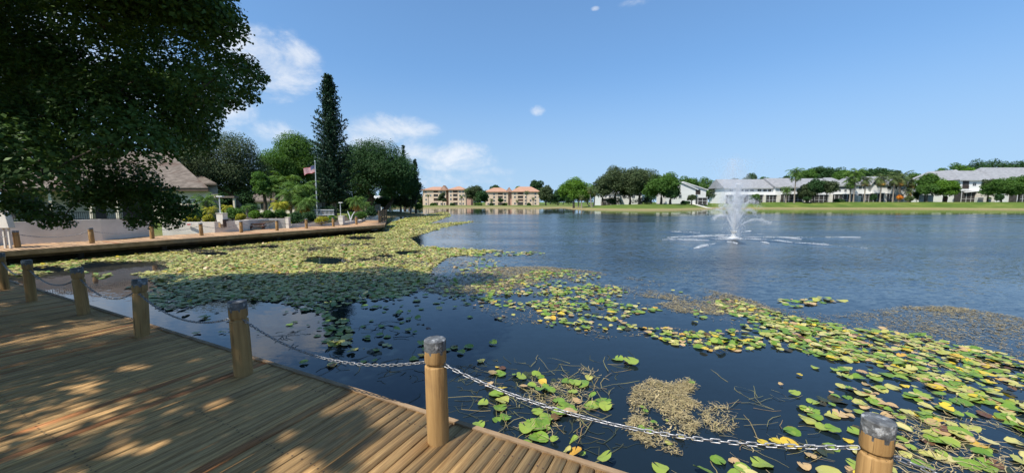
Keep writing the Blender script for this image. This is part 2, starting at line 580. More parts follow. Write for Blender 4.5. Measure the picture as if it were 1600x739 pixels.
def np_mesh(name, V, F, mats, parent=None, idx=None, uv=None, smooth=False):
    """V (n,3); F (m,k) faces all with k corners"""
    V = np.asarray(V, dtype=np.float32)
    if parent is not None:
        V = V - np.array(root_loc(parent), dtype=np.float32)
    F = np.asarray(F, dtype=np.int32)
    me = bpy.data.meshes.new(name)
    m, k = F.shape
    me.vertices.add(len(V))
    me.vertices.foreach_set('co', V.ravel())
    me.loops.add(m * k)
    me.loops.foreach_set('vertex_index', F.ravel())
    me.polygons.add(m)
    me.polygons.foreach_set('loop_start', np.arange(0, m * k, k, dtype=np.int32))
    me.polygons.foreach_set('loop_total', np.full(m, k, dtype=np.int32))
    for mm in (mats if isinstance(mats, (list, tuple)) else [mats]):
        me.materials.append(mm)
    if idx is not None:
        me.polygons.foreach_set('material_index', np.asarray(idx, dtype=np.int32))
    if smooth:
        me.polygons.foreach_set('use_smooth', np.ones(m, dtype=bool))
    if uv is not None:
        me.uv_layers.new(name='UVMap')
        me.uv_layers[0].data.foreach_set('uv', np.asarray(uv, dtype=np.float32).ravel())
    me.update(calc_edges=True)
    return link_mesh(name, me, parent)


class MB:
    def __init__(self):
        self.v, self.f, self.m = [], [], []

    def add(self, vs, fs, mi=0):
        b = len(self.v)
        self.v += [tuple(x) for x in vs]
        self.f += [tuple(b + i for i in f) for f in fs]
        self.m += [mi] * len(fs)

    def box(self, x0, x1, y0, y1, z0, z1, mi=0):
        vs = [(x, y, z) for z in (z0, z1) for y in (y0, y1) for x in (x0, x1)]
        self.add(vs, [(0, 2, 3, 1), (4, 5, 7, 6), (0, 1, 5, 4), (2, 6, 7, 3), (0, 4, 6, 2), (1, 3, 7, 5)], mi)

    def obox(self, c, ax, ay, az, mi=0):
        """box from a centre and three half-axis vectors"""
        c, ax, ay, az = map(Vector, (c, ax, ay, az))
        vs = [c + ax * i + ay * j + az * k for k in (-1, 1) for j in (-1, 1) for i in (-1, 1)]
        self.add(vs, [(0, 2, 3, 1), (4, 5, 7, 6), (0, 1, 5, 4), (2, 6, 7, 3), (0, 4, 6, 2), (1, 3, 7, 5)], mi)

    def beam(self, a, b, wd, ht, mi=0):
        a, b = Vector(a), Vector(b)
        d = (b - a)
        L = d.length
        d.normalize()
        s = d.cross(Vector((0, 0, 1)))
        if s.length < 1e-3:
            s = Vector((1, 0, 0))
        s.normalize()
        u = s.cross(d)
        self.obox((a + b) / 2, d * (L / 2), s * (wd / 2), u * (ht / 2), mi)

    def tube(self, path, radii, segs=8, mi=0, cap=True):
        path = [Vector(p) for p in path]
        rings = []
        n = len(path)
        prev = None
        for i, p in enumerate(path):
            d = (path[min(i + 1, n - 1)] - path[max(i - 1, 0)])
            if d.length < 1e-9:
                d = Vector((0, 0, 1))
            d.normalize()
            if prev is None:
                s = d.cross(Vector((0, 0, 1)) if abs(d.z) < .9 else Vector((1, 0, 0)))
            else:
                s = prev - d * prev.dot(d)
            s.normalize()
            prev = s
            t = d.cross(s)
            r = radii[i] if hasattr(radii, '__len__') else radii
            rings.append([p + (s * math.cos(2 * math.pi * k / segs) + t * math.sin(2 * math.pi * k / segs)) * r for k in range(segs)])
        b = len(self.v)
        for rg in rings:
            self.v += [tuple(x) for x in rg]
        for i in range(n - 1):
            for k in range(segs):
                k2 = (k + 1) % segs
                self.f.append((b + i * segs + k, b + i * segs + k2, b + (i + 1) * segs + k2, b + (i + 1) * segs + k))
                self.m.append(mi)
        if cap:
            self.f.append(tuple(b + k for k in reversed(range(segs))))
            self.f.append(tuple(b + (n - 1) * segs + k for k in range(segs)))
            self.m += [mi, mi]

    def lathe(self, prof, segs=20, c=(0, 0, 0), mi=0, wob=None):
        """prof: (r, z) pairs from bottom to top; closed with caps"""
        b = len(self.v)
        for (r, z) in prof:
            for k in range(segs):
                a = 2 * math.pi * k / segs
                rr = r * (1 + (wob(a, z) if wob else 0))
                self.v.append((c[0] + rr * math.cos(a), c[1] + rr * math.sin(a), c[2] + z))
        for i in range(len(prof) - 1):
            for k in range(segs):
                k2 = (k + 1) % segs
                self.f.append((b + i * segs + k, b + i * segs + k2, b + (i + 1) * segs + k2, b + (i + 1) * segs + k))
                self.m.append(mi)
        self.f.append(tuple(b + k for k in reversed(range(segs))))
        self.f.append(tuple(b + (len(prof) - 1) * segs + k for k in range(segs)))
        self.m += [mi, mi]

    def build(self, name, mats, parent=None, smooth=False, bevel=0.0):
        me = bpy.data.meshes.new(name)
        L = root_loc(parent) if parent is not None else Vector((0, 0, 0))
        me.from_pydata([(x - L.x, y - L.y, z - L.z) for x, y, z in self.v], [], self.f)
        for mm in (mats if isinstance(mats, (list, tuple)) else [mats]):
            me.materials.append(mm)
        me.polygons.foreach_set('material_index', self.m)
        if smooth:
            me.polygons.foreach_set('use_smooth', [True] * len(self.f))
        me.update()
        o = link_mesh(name, me, parent)
        if smooth:
            try:
                me.set_sharp_from_angle(angle=R(38))
            except Exception:
                pass
        if bevel:
            bv = o.modifiers.new('bevel', 'BEVEL')
            bv.width = bevel
            bv.segments = 2
            bv.limit_method = 'ANGLE'
        return o


def thing(name, label, cat, loc=(0, 0, 0), group=None, rz=0.0):
    o = bpy.data.objects.new(name, None)
    o.empty_display_size = .3
    COL.objects.link(o)
    o.location = loc
    o.rotation_euler = (0, 0, rz)
    o['label'] = label
    o['category'] = cat
    if group:
        o['group'] = group
    return o


def tag(o, label, cat, group=None, kind=None):
    o['label'] = label
    o['category'] = cat
    if group:
        o['group'] = group
    if kind:
        o['kind'] = kind
    return o


def struct(o, label=None):
    o['kind'] = 'structure'
    if label:
        o['label'] = label
    return o


def dup(root, loc, label, group=None, rz=0.0, scale=None, tilt=None):
    r = root.copy()
    COL.objects.link(r)
    r.location = loc
    r.rotation_euler = (tilt[0], tilt[1], rz) if tilt else (0, 0, rz)
    if scale:
        r.scale = scale if hasattr(scale, '__len__') else (scale,) * 3
    r['label'] = label
    if group:
        r['group'] = group
    for ch in list(root.children):
        c = ch.copy()
        COL.objects.link(c)
        c.parent = r
        for g in ch.children:
            d = g.copy()
            COL.objects.link(d)
            d.parent = c
    return r


def vnoise(x, y, seed, freq):
    """smooth value noise, 0..1"""
    g = np.random.default_rng(seed).random((64, 64))
    u, v = x * freq, y * freq
    i, j = np.floor(u).astype(int), np.floor(v).astype(int)
    fu, fv = u - i, v - j
    fu, fv = fu * fu * (3 - 2 * fu), fv * fv * (3 - 2 * fv)
    a, b = g[i % 64, j % 64], g[(i + 1) % 64, j % 64]
    c, d = g[i % 64, (j + 1) % 64], g[(i + 1) % 64, (j + 1) % 64]
    return (a * (1 - fu) + b * fu) * (1 - fv) + (c * (1 - fu) + d * fu) * fv


def fbm(x, y, seed, freq):
    return (vnoise(x, y, seed, freq) + .5 * vnoise(x, y, seed + 1, freq * 2.1) + .25 * vnoise(x, y, seed + 2, freq * 4.3)) / 1.75


def in_poly(px, py, poly):
    r = np.zeros(px.shape, bool)
    n = len(poly)
    for i in range(n):
        x0, y0 = poly[i]
        x1, y1 = poly[(i + 1) % n]
        if y0 == y1:
            continue
        c = ((y0 > py) != (y1 > py)) & (px < (x1 - x0) * (py - y0) / (y1 - y0) + x0)
        r ^= c
    return r


# ------------------------------------------------------------------ where the two arms of the boardwalk run
RA, RB = gp(950, 739, DECK), gp(240, 512, DECK)
E1 = (RB - RA).normalized()                       # along the near edge, going away
E2 = Vector((E1.y, -E1.x, 0))                     # landward
if E2.dot(Vector((0, -1, 0))) < 0:
    E2 = -E2
FA, FB = gp(0, 393.5, DECK), gp(600, 351.5, DECK)
G1 = (FB - FA).normalized()
G2 = Vector((-G1.y, G1.x, 0))                     # landward (away from the lake)
if G2.x > 0:
    G2 = -G2
_den = E1.x * G1.y - E1.y * G1.x
_t = ((FA.x - RA.x) * G1.y - (FA.y - RA.y) * G1.x) / _den
CORNER = RA + E1 * _t

# ------------------------------------------------------------------ terrain and lake
LAKE = [tuple((RA - E1 * 34 + E2 * .7).xy), tuple((CORNER + E2 * .7 + E1 * .7).xy),
        tuple((FB + G2 * .9).xy), (-12.8, 35.5), (-17.0, 47), (-18.0, 52), (-14.4, 56), (-13.7, 60), (-16, 68), (-24, 80), (-36, 100), (-40, 118), (-33, 126.5),
        (-10, 127.5), (12, 126), (18, 132), (22, 131), (17, 117), (20, 109), (28, 97), (36, 95), (45, 98), (58, 110), (71, 126),
        (84, 120), (100, 117), (128, 115), (146, 100), (190, 68), (215, 10), (200, -50), (120, -90)]
CTRL = [(-30, 215, .35), (0, 215, .35), (25, 210, .4), (-10, 140, .25), (20, 140, .3), (27, 118, .7), (35, 118, 1.35), (50, 122, 1.5),
        (62, 128, 1.6), (75, 136, 1.7), (95, 136, 2.1), (120, 136, 2.15), (145, 130, 2.15), (175, 120, 2.15), (-13, 36, .40),
        (-16, 55, .45), (-24, 60, .6), (-20, 20, .5), (-25, 30, .6), (-10, -8, .42), (10, -15, .42), (-30, 100, .5), (0, 400, .6),
        (200, 300, 2.2), (-200, 100, .8), (300, 0, 2), (60, -100, .6), (-18, 40, .6)]


def lake_dist(x, y):
    """signed distance to the lake's edge, positive on land"""
    d = np.full(x.shape, 1e9)
    n = len(LAKE)
    for i in range(n):
        x0, y0 = LAKE[i]
        x1, y1 = LAKE[(i + 1) % n]
        dx, dy = x1 - x0, y1 - y0
        t = np.clip(((x - x0) * dx + (y - y0) * dy) / (dx * dx + dy * dy), 0, 1)
        d = np.minimum(d, np.hypot(x - x0 - t * dx, y - y0 - t * dy))
    return np.where(in_poly(x, y, LAKE), -d, d)


def land_h(x, y):
    x, y = np.asarray(x, float), np.asarray(y, float)
    wsum = np.zeros(x.shape)
    h = np.zeros(x.shape)
    for (cx, cy, ch) in CTRL:
        ww = 1.0 / (((x - cx) ** 2 + (y - cy) ** 2) + 4.0) ** 1.5
        wsum += ww
        h += ww * ch
    base = h / wsum
    d = lake_dist(x, y) + (fbm(x + 300, y + 300, 5, .35) - .5) * .7
    t = np.clip(d / np.where(base > 1.0, 10.5, 7.0), 0, 1)
    t = t * t * (3 - 2 * t)
    up = .10 * np.clip(d / .5, 0, 1) + (base - .10) * t + (fbm(x + 200, y + 200, 9, .12) - .5) * .12 * t
    return np.where(d > 0, up, np.maximum(-1.2, d * .5) - .02)


def gz(x, y):
    return float(land_h(np.array([x]), np.array([y]))[0])


def axis(lo, hi, step, far):
    a = list(np.arange(lo, hi + step, step))
    s = step
    while a[-1] < far:
        s *= 1.35
        a.append(a[-1] + s)
    s = step
    while a[0] > -far:
        s *= 1.35
        a.insert(0, a[0] - s)
    return np.array(a)


gx, gy = axis(-60, 160, 1.0, 3200), axis(-30, 160, 1.0, 3200)
GX, GY = np.meshgrid(gx, gy)
GZ = land_h(GX.ravel(), GY.ravel())
nx, ny = len(gx), len(gy)
I = np.arange(nx * ny).reshape(ny, nx)
quads = np.stack([I[:-1, :-1], I[:-1, 1:], I[1:, 1:], I[1:, :-1]], -1).reshape(-1, 4)
struct(np_mesh('ground', np.stack([GX.ravel(), GY.ravel(), GZ], -1), quads, M['grass'], smooth=True), 'grassy lake banks and lawns around the water')
mb = MB()
mb.add([(-75, -110, 0), (235, -110, 0), (235, 150, 0), (-75, 150, 0)], [(0, 1, 2, 3)])
struct(mb.build('water', M['water']), 'dark blue lake ruffled by the breeze')

# ------------------------------------------------------------------ boardwalk
boardwalk = thing('boardwalk', 'weathered timber boardwalk bending round the lake corner', 'boardwalk')
boardwalk['kind'] = 'structure'
rng = random.Random(4)


def boards(name, O, along, inward, s0, s1, depth, mat, pitch=.0865, width=.0765, t0=.0):
    V, F, UV = [], [], []
    s = s0
    while s < s1:
        dz = rng.uniform(-.002, .002)
        tl = rng.uniform(-.004, .004)
        sk = rng.uniform(-.0015, .0015)
        breaks = [t0 - .006 + rng.uniform(-.004, .004)]
        p = t0 + rng.choice((1.2, 2.4, 3.6)) + .6
        while p < t0 + depth - .4:
            breaks.append(p)
            p += 3.66
        breaks.append(t0 + depth)
        for a, b in zip(breaks[:-1], breaks[1:]):
            b2 = b - .003
            base = len(V)
            for z in (DECK - .036 + dz, DECK + dz):
                for (ss, tt) in ((s + sk, a), (s + width + sk, a), (s + width - sk, b2), (s - sk, b2)):
                    q = O + along * ss + inward * tt
                    V.append((q.x, q.y, z + (tl if ss > s + .04 else 0)))
            fs = [(0, 3, 2, 1), (4, 5, 6, 7), (0, 1, 5, 4), (1, 2, 6, 5), (2, 3, 7, 6), (3, 0, 4, 7)]
            uvq = [(a, s), (a, s + width), (b2, s + width), (b2, s)] * 2
            for f in fs:
                F.append([base + i for i in f])
                UV += [uvq[i] for i in f]
        s += pitch
    return np_mesh(name, V, F, mat, boardwalk, uv=UV)


L1 = (CORNER - RA).length
boards('deck_boards', RA, E1, E2, -9.0, L1 + 3.0, 4.6, M['boards'], t0=.0)
mb = MB()
s_ = -9.0
while s_ < L1:
    for t_ in (.13, .74, 1.35, 1.96, 2.57, 3.2):
        for f_ in (.016, .062):
            q = RA + E1 * (s_ + f_ + rng.uniform(-.005, .005)) + E2 * (t_ + rng.uniform(-.012, .012))
            if rng.random() < .93:
                mb.add([(q.x + .0058 * math.cos(a * 1.0472), q.y + .0058 * math.sin(a * 1.0472), DECK + .0035) for a in range(6)], [tuple(range(6))])
    s_ += .0865
mb.build('nail_heads', M['fascia'], boardwalk)
L2 = (FB - CORNER).dot(G1)
boards('deck_boards', CORNER, G1, G2, .02, L2, 2.9, M['far_boards'], pitch=.145, width=.139)
P0, P1 = FB, gp(603, 344.0, DECK)
END1 = (P1 - P0).normalized()
END2 = Vector((-END1.y, END1.x, 0))
if END2.x > 0:
    END2 = -END2
boards('deck_boards', FB + G1 * .03, END1, END2, 0, (P1 - P0).length, 2.6, M['far_boards'], pitch=.145, width=.139)
mb = MB()
for (a, b, nrm) in ((RA - E1 * 9, CORNER, E2), (CORNER, FB, G2), (FB, P1, END2)):
    d = (b - a).normalized()
    n_ = -nrm
    c = (a + b) / 2
    mb.obox(c + n_ * .026 + Vector((0, 0, -.075)), d * ((b - a).length / 2), n_ * .019, Vector((0, 0, .085)))
mb.build('rim_board', M['rim'], boardwalk)
mb = MB()
for (a, b, nrm) in ((RA - E1 * 9, CORNER, E2), (CORNER, FB, G2), (FB, P1, END2)):
    d = (b - a).normalized()
    for k in (.25, 1.3, 2.4):
        mb.obox((a + b) / 2 + nrm * k + Vector((0, 0, -.16)), d * ((b - a).length / 2 - .1), nrm * .03, Vector((0, 0, .12)))
mb.build('joists', M['under'], boardwalk)
k = 0
for (a, b, nrm, step) in ((RA - E1 * 6, CORNER, E2, 2.4), (CORNER, FB, G2, 2.4)):
    L = (b - a).length
    s = .6
    while s < L:
        q = a + (b - a).normalized() * s + nrm * .35
        mb = MB()
        mb.tube([(q.x, q.y, -1.0), (q.x, q.y, DECK - .285)], [.11, .105], 10)
        mb.build('piling', M['pile'], boardwalk, smooth=True)
        s += step

# ------------------------------------------------------------------ posts and chains
PH = .70


def make_post(label, cat, group):
    t = thing('wooden_post', label, cat, (0, 0, 0), group)
    mb = MB()
    wob = lambda a, z: .012 * math.sin(3 * a + 1) + .010 * math.sin(7 * a + z * 4) + .006 * math.sin(13 * a)
    mb.lathe([(.079, -.03), (.0795, .25), (.078, .520), (.075, .526), (.067, .530), (.066, .542), (.067, .547), (.076, .552), (.078, .566), (.078, .632)], 36, wob=wob)
    mb.build('shaft', M['post'], t, smooth=True)
    mb = MB()
    mb.lathe([(.0775, .610), (.0785, .690), (.077, .698), (.069, .702), (.0, .7035)], 36, wob=lambda a, z: .010 * math.sin(3 * a + 1) + .008 * math.sin(9 * a + z * 60))
    mb.build('cap', M['cap'], t, smooth=True)
    return t


NEAR = [gp(685, 686, DECK), gp(381, 584, DECK), gp(222, 524, DECK), gp(131, 490, DECK), gp(50, 470, DECK), gp(8, 452, DECK)]
_pr = gp(1370, 652, DECK + PH * .93)
_pr.z = DECK
STEP = (NEAR[0] - NEAR[1]).length
NEAR.insert(0, _pr)
NEAR.insert(0, _pr - (NEAR[2] - NEAR[1]).normalized() * STEP * 1.0 if False else _pr - E1 * STEP)
NEAR.append(NEAR[-1] + E1 * 2.0)
LBL = ['sunlit wooden post past the end of the view with grey cap',
       'sunlit wooden post standing among yellow pads with a slanted grey metal cap',
       'golden sunlit wooden post with a white flecked grey cap beside open dark water',
       'shaded wooden post with dark cap where the tree shade ends, next after the golden post',
       'shaded wooden post with dark cap, second from the golden post along the near edge',
       'shaded wooden post with dark cap, third from the golden post along the near edge',
       'small shaded wooden post, fourth from the golden post along the near edge',
       'dark shaded wooden post cut by the picture edge, fifth from the golden post',
       'dark shaded wooden post near the bend of the boardwalk']
post0 = make_post(LBL[0], 'post', 'chain posts along the near boardwalk')
POSTS = []
prng = random.Random(8)
TILT = {1: (0, R(-1.0)), 2: (R(.4), R(-.8)), 3: (R(.5), R(-1.2)), 4: (0, R(-2.0)), 5: (0, R(-2.0)), 6: (0, R(-.5)), 7: (0, R(-1))}
SLIM = {1: (.74, .74, .93), 2: (.92, .92, 1), 3: (.95, .95, 1), 4: (.9, .9, .98), 5: (.84, .84, .96), 6: (.76, .76, .96), 7: (.74, .74, .96)}
for i, q in enumerate(NEAR):
    tl = TILT.get(i, (0, 0))
    if i == 0:
        o = post0
        o.location = q
    else:
        o = dup(post0, q, LBL[i], 'chain posts along the near boardwalk', prng.uniform(0, 6.28), SLIM.get(i, (.8, .8, 1)), tl)
    POSTS.append((q, tl))
FARPX = [(28, 387), (144, 380), (238, 373), (315, 368), (377, 363.3), (433, 360.3), (479, 357), (521, 354), (557, 351), (593.5, 348)]
FLBL = ['small post far across the pads below the pale rounded panel', 'small post far across the pads in front of the shaded white wall',
        'small post far across the pads under the lowest drooping oak leaves', 'small post far across the pads beside the little red and white sign',
        'small post far across the pads between the wall corner and the picnic table', 'small post far across the pads just past the picnic table',
        'small post far across the pads in front of the low white planter wall', 'small post far across the pads near the second lamp on its white pier',
        'small post far across the pads below the forked white shrub', 'small post at the far end of the boardwalk by the dark railing']
FAR = [gp(x, y, DECK) for x, y in FARPX]
FAR.insert(0, FAR[0] - (FAR[1] - FAR[0]).normalized() * 2.1)
FLBL.insert(0, 'small post near the inner bend of the boardwalk')
for i, q in enumerate(FAR):
    dup(post0, q, FLBL[i], 'chain posts along the far boardwalk', prng.uniform(0, 6.28), (1, 1, .86), (R(prng.uniform(-1.5, 1.5)), R(prng.uniform(-1.5, 1.5))))


def link_template(a=.0165, b=.0082, r=.0036, nu=14, nv=6):
    """a stadium shaped chain link lying in the x-y plane"""
    pts = []
    for i in range(nu):
        t = 2 * math.pi * i / nu
        cx = a if math.cos(t) > 0 else -a
        if abs(math.cos(t)) < 1e-6:
            cx = 0
        pts.append(Vector((cx + b * math.cos(t), b * math.sin(t) * 1.05, 0)))
    V, F = [], []
    for i in range(nu):
        d = (pts[(i + 1) % nu] - pts[i - 1]).normalized()
        s = Vector((-d.y, d.x, 0))
        for k in range(nv):
            w_ = 2 * math.pi * k / nv
            V.append(pts[i] + s * (r * math.cos(w_)) + Vector((0, 0, r * math.sin(w_))))
    for i in range(nu):
        for k in range(nv):
            F.append((i * nv + k, ((i + 1) % nu) * nv + k, ((i + 1) % nu) * nv + (k + 1) % nv, i * nv + (k + 1) % nv))
    return np.array([tuple(v) for v in V]), np.array(F)


def chain(a, b, sag, label, group, pitch=.040, scale=1.0, nu=14, nv=6):
    LV, LF = link_template(.0165 * scale, .0082 * scale, .0036 * scale, nu, nv)
    a, b = Vector(a), Vector(b)
    dh = b - a
    N = 400
    pts = [a + dh * (i / N) + Vector((0, 0, -sag * 4 * (i / N) * (1 - i / N))) for i in range(N + 1)]
    cum = [0]
    for i in range(N):
        cum.append(cum[-1] + (pts[i + 1] - pts[i]).length)
    n = max(2, int(round(cum[-1] / (pitch * scale))))
    V, F = [], []
    r2 = random.Random(int(a.x * 991))
    j = 0
    roll0 = r2.uniform(0, 1)
    for k in range(n):
        s = cum[-1] * (k + .5) / n
        while cum[j + 1] < s:
            j += 1
        f = (s - cum[j]) / max(1e-9, cum[j + 1] - cum[j])
        p = pts[j].lerp(pts[j + 1], f)
        d = (pts[j + 1] - pts[j]).normalized()
        sd = d.cross(Vector((0, 0, 1))).normalized()
        u = sd.cross(d)
        an = roll0 + (math.pi / 2 if k % 2 else 0) + r2.uniform(-.18, .18) + .5 * math.sin(k * .13)
        x2 = sd * math.cos(an) + u * math.sin(an)
        y2 = u * math.cos(an) - sd * math.sin(an)
        m = np.array([tuple(d), tuple(x2), tuple(y2)])
        F.append(LF + len(LV) * k)
        V.append(LV @ m + np.array(tuple(p)))
    o = np_mesh('chain', np.concatenate(V), np.concatenate(F), M['galv'], smooth=True)
    tag(o, label, 'chain', group)
    return o


def groove(q, h=.537, tl=(0, 0), off=None):
    z = h
    p = Vector((q.x + math.sin(tl[1]) * z, q.y - math.sin(tl[0]) * z, DECK + z))
    return p + (off if off else Vector((0, 0, 0)))


CL = ['silver chain leaving the slanted cap post towards the picture corner', 'bright silver chain hanging low over the pads between the two sunlit posts',
      'silver chain half in shade between the golden post and the first shaded post', 'dark shaded chain between the first and second shaded posts',
      'dark shaded chain between the second and third shaded posts', 'dark shaded chain between the third and fourth shaded posts',
      'dark shaded chain reaching the post cut by the picture edge', 'dark shaded chain running on to the bend']
SAG = [.16, .15, .17, .17, .17, .17, .15, .15]
for i in range(len(NEAR) - 1):
    (qa, ta), (qb, tb) = POSTS[i], POSTS[i + 1]
    d = (qb - qa).normalized() * .064
    sa, sb = SLIM.get(i, (.8, .8, 1)), SLIM.get(i + 1, (.8, .8, 1))
    chain(groove(qa, .537 * sa[2], ta, d * sa[0]), groove(qb, .537 * sb[2], tb, -d * sb[0]), SAG[i], CL[i], 'chains along the near boardwalk')
for i in range(len(FAR) - 1):
    d = (FAR[i + 1] - FAR[i]).normalized() * .064
    nm = ['bend', 'wall panel', 'shaded wall', 'drooping leaves', 'wall sign', 'wall corner', 'picnic table', 'white planter wall', 'second lamp', 'dark end railing']
    chain(groove(FAR[i], .46, off=d), groove(FAR[i + 1], .46, off=-d), .15, 'thin far chain between two small posts by the ' + nm[i], 'chains along the far boardwalk', scale=1.6, nu=8, nv=4)
# __PART2__
# ------------------------------------------------------------------ foliage builders
def leaf_quads(rs, P, N, size, aspect=.5):
    """diamond leaves: P centres, N preferred normals"""
    n = len(P)
    nr = N + rs.normal(0, .55, (n, 3))
    nr /= np.linalg.norm(nr, axis=1)[:, None] + 1e-9
    t = rs.normal(0, 1, (n, 3))
    t -= nr * (t * nr).sum(1)[:, None]
    t /= np.linalg.norm(t, axis=1)[:, None] + 1e-9
    b = np.cross(nr, t)
    s = size * rs.uniform(.65, 1.3, n)[:, None]
    V = np.empty((n, 4, 3))
    V[:, 0] = P - t * s * .5
    V[:, 1] = P + b * s * aspect * .5 + t * s * .05 + nr * s * .06
    V[:, 2] = P + t * s * .5
    V[:, 3] = P - b * s * aspect * .5 + t * s * .05 + nr * s * .06
    return V.reshape(-1, 3), np.arange(n * 4).reshape(n, 4)


def clump_leaves(rs, clumps, n, size, aspect=.55, squash=.75, fill=.45):
    """clumps: (centre xyz, radius). leaves gather on the clumps' skins, looser at the fringe"""
    C = np.array([c for c, r in clumps], float)
    Rr = np.array([r for c, r in clumps], float)
    pr = Rr ** 2 / (Rr ** 2).sum()
    k = rs.choice(len(clumps), n, p=pr)
    d = rs.normal(0, 1, (n, 3))
    d[:, 2] = np.where(d[:, 2] < -.2, d[:, 2] * rs.uniform(.2, 1, n), d[:, 2])
    d /= np.linalg.norm(d, axis=1)[:, None]
    rad = fill + (1 - fill) * rs.random(n) ** .6
    rad = np.where(rs.random(n) < .05, rad * 1.16, rad)
    P = C[k] + d * (Rr[k] * rad)[:, None] * np.array([1, 1, squash])
    N = d * .55 + np.array([0, 0, .65])
    return leaf_quads(rs, P, N, size, aspect)


def skeleton(mb, base, top, r0, targets, sag=.05, segs=6, rs=None, rmin=.012):
    """trunk from base to top, then every target joined to the nearest point of what has grown so far"""
    base, top = Vector(base), Vector(top)
    H = (top - base).length
    mid = base.lerp(top, .5) + Vector((rs.uniform(-.04, .04) * H, rs.uniform(-.04, .04) * H, 0))
    mb.tube([base - Vector((0, 0, .15)), base + Vector((0, 0, .12 * H)), mid, top], [r0 * 1.35, r0 * 1.05, r0 * .88, r0 * .78], segs + 4, cap=False)
    nodes = [(top, r0 * .72), (mid.lerp(top, .6), r0 * .6)]
    for tgt in sorted((Vector(t) for t in targets), key=lambda t: (t - top).length):
        bi = min(range(len(nodes)), key=lambda i: (nodes[i][0] - tgt).length + .35 * (nodes[i][0] - top).length * 0)
        p, r = nodes[bi]
        L = (tgt - p).length
        if L < 1e-3:
            continue
        m = p.lerp(tgt, .5) + Vector((rs.uniform(-.1, .1), rs.uniform(-.1, .1), rs.uniform(.0, .16))) * L
        r1 = max(rmin, r * .62)
        r2_ = max(rmin, r * .42)
        mb.tube([p, p.lerp(m, .5) + Vector((0, 0, .02 * L)), m, tgt], [max(rmin, r * .72), r1 * 1.05, r1, r2_], segs, cap=False)
        nodes.append((m, r1))
        nodes.append((tgt, r2_))


def crown_clumps(rs, K, c, rx, ry, rz, r=(.30, .42), flat=-.75, bumpy=.2):
    out = []
    rb = (rx * ry * rz) ** (1 / 3)
    for i in range(K):
        for _ in range(30):
            d = rs.normal(0, 1, 3)
            d /= np.linalg.norm(d)
            if d[2] > flat:
                break
        rr = rs.uniform(*r)
        f = (1 - rr * .85) * rs.uniform(.72, 1.0) if i > 4 else rs.uniform(0, .4)
        f *= 1 + rs.uniform(-bumpy, bumpy * .5)
        out.append(((c[0] + d[0] * f * rx, c[1] + d[1] * f * ry, c[2] + d[2] * f * rz), rr * min(rb, 1.6 * min(rx, rz)) * (1.2 if i <= 4 else 1)))
    return out


TREES = 0


def tree(label, px, top, bot, hw, Y, mat, group=None, leaf=.22, n=6000, K=22, name='broadleaf_tree', base=None, trunk_r=None, dx=0.0,
         bark='bark', ry=None, clr=(.30, .44), trunk_px=None, fill=.45, cat='tree', aspect=.6, lean=0.0):
    """crown placed by its measured extent at a known distance; trunk down to the ground there"""
    global TREES
    TREES += 1
    rs = np.random.default_rng(100 + TREES * 7)
    rr = random.Random(TREES)
    c = at(px, (top + bot) / 2, Y)
    rx = hw / FPX * Y
    rz = abs(at(px, top, Y).z - at(px, bot, Y).z) / 2
    ry = ry or rx
    bx = c.x + dx if trunk_px is None else at(trunk_px, bot, Y).x
    g = gz(bx, Y) if base is None else base
    t = thing(name, label, cat, (bx, Y, g), group)
    cl = crown_clumps(rs, int(K * 1.25), (c.x, Y, c.z - rz * .05), rx, ry, rz, clr)
    V, F = clump_leaves(rs, cl, int(n * (2.6 if Y < 80 else 1.8)), leaf, aspect, squash=.85, fill=fill)
    mb = MB()
    th = max(.4, (c.z - rz * .72) - g)
    r0 = trunk_r or max(.10, .035 * (c.z + rz - g))
    skeleton(mb, (bx, Y, g), (bx + (c.x - bx) * .6 + lean, Y, g + th), r0, [q for q, r in cl], rs=rr, segs=5)
    mb.build('trunk', M[bark], t, smooth=True)
    np_mesh('crown', V, F, M[mat], t)
    return t


def bush(label, px, top, bot, hw, Y, mat, group=None, leaf=.08, n=1600, K=9, base=None, name='bush', cat='bush', ry=None, aspect=.6):
    global TREES
    TREES += 1
    rs = np.random.default_rng(500 + TREES)
    c = at(px, (top + bot) / 2, Y)
    rx = hw / FPX * Y
    rz = abs(at(px, top, Y).z - at(px, bot, Y).z) / 2
    t = thing(name, label, cat, (c.x, Y, c.z - rz), group)
    cl = crown_clumps(rs, K, (c.x, Y, c.z), rx, ry or rx, rz, (.42, .6), flat=-.8)
    V, F = clump_leaves(rs, cl, n, leaf, aspect, squash=1.0)
    np_mesh('foliage', V, F, M[mat], t)
    mb = MB()
    rr = random.Random(TREES)
    for k in range(4):
        a = rr.uniform(0, 6.28)
        mb.tube([(c.x + .1 * rx * math.cos(a), Y + .1 * rx * math.sin(a), c.z - rz - .1), (c.x + .45 * rx * math.cos(a), Y + .45 * rx * math.sin(a), c.z)], [.03, .015], 5)
    mb.build('stem', M['bark'], t, smooth=True)
    return t


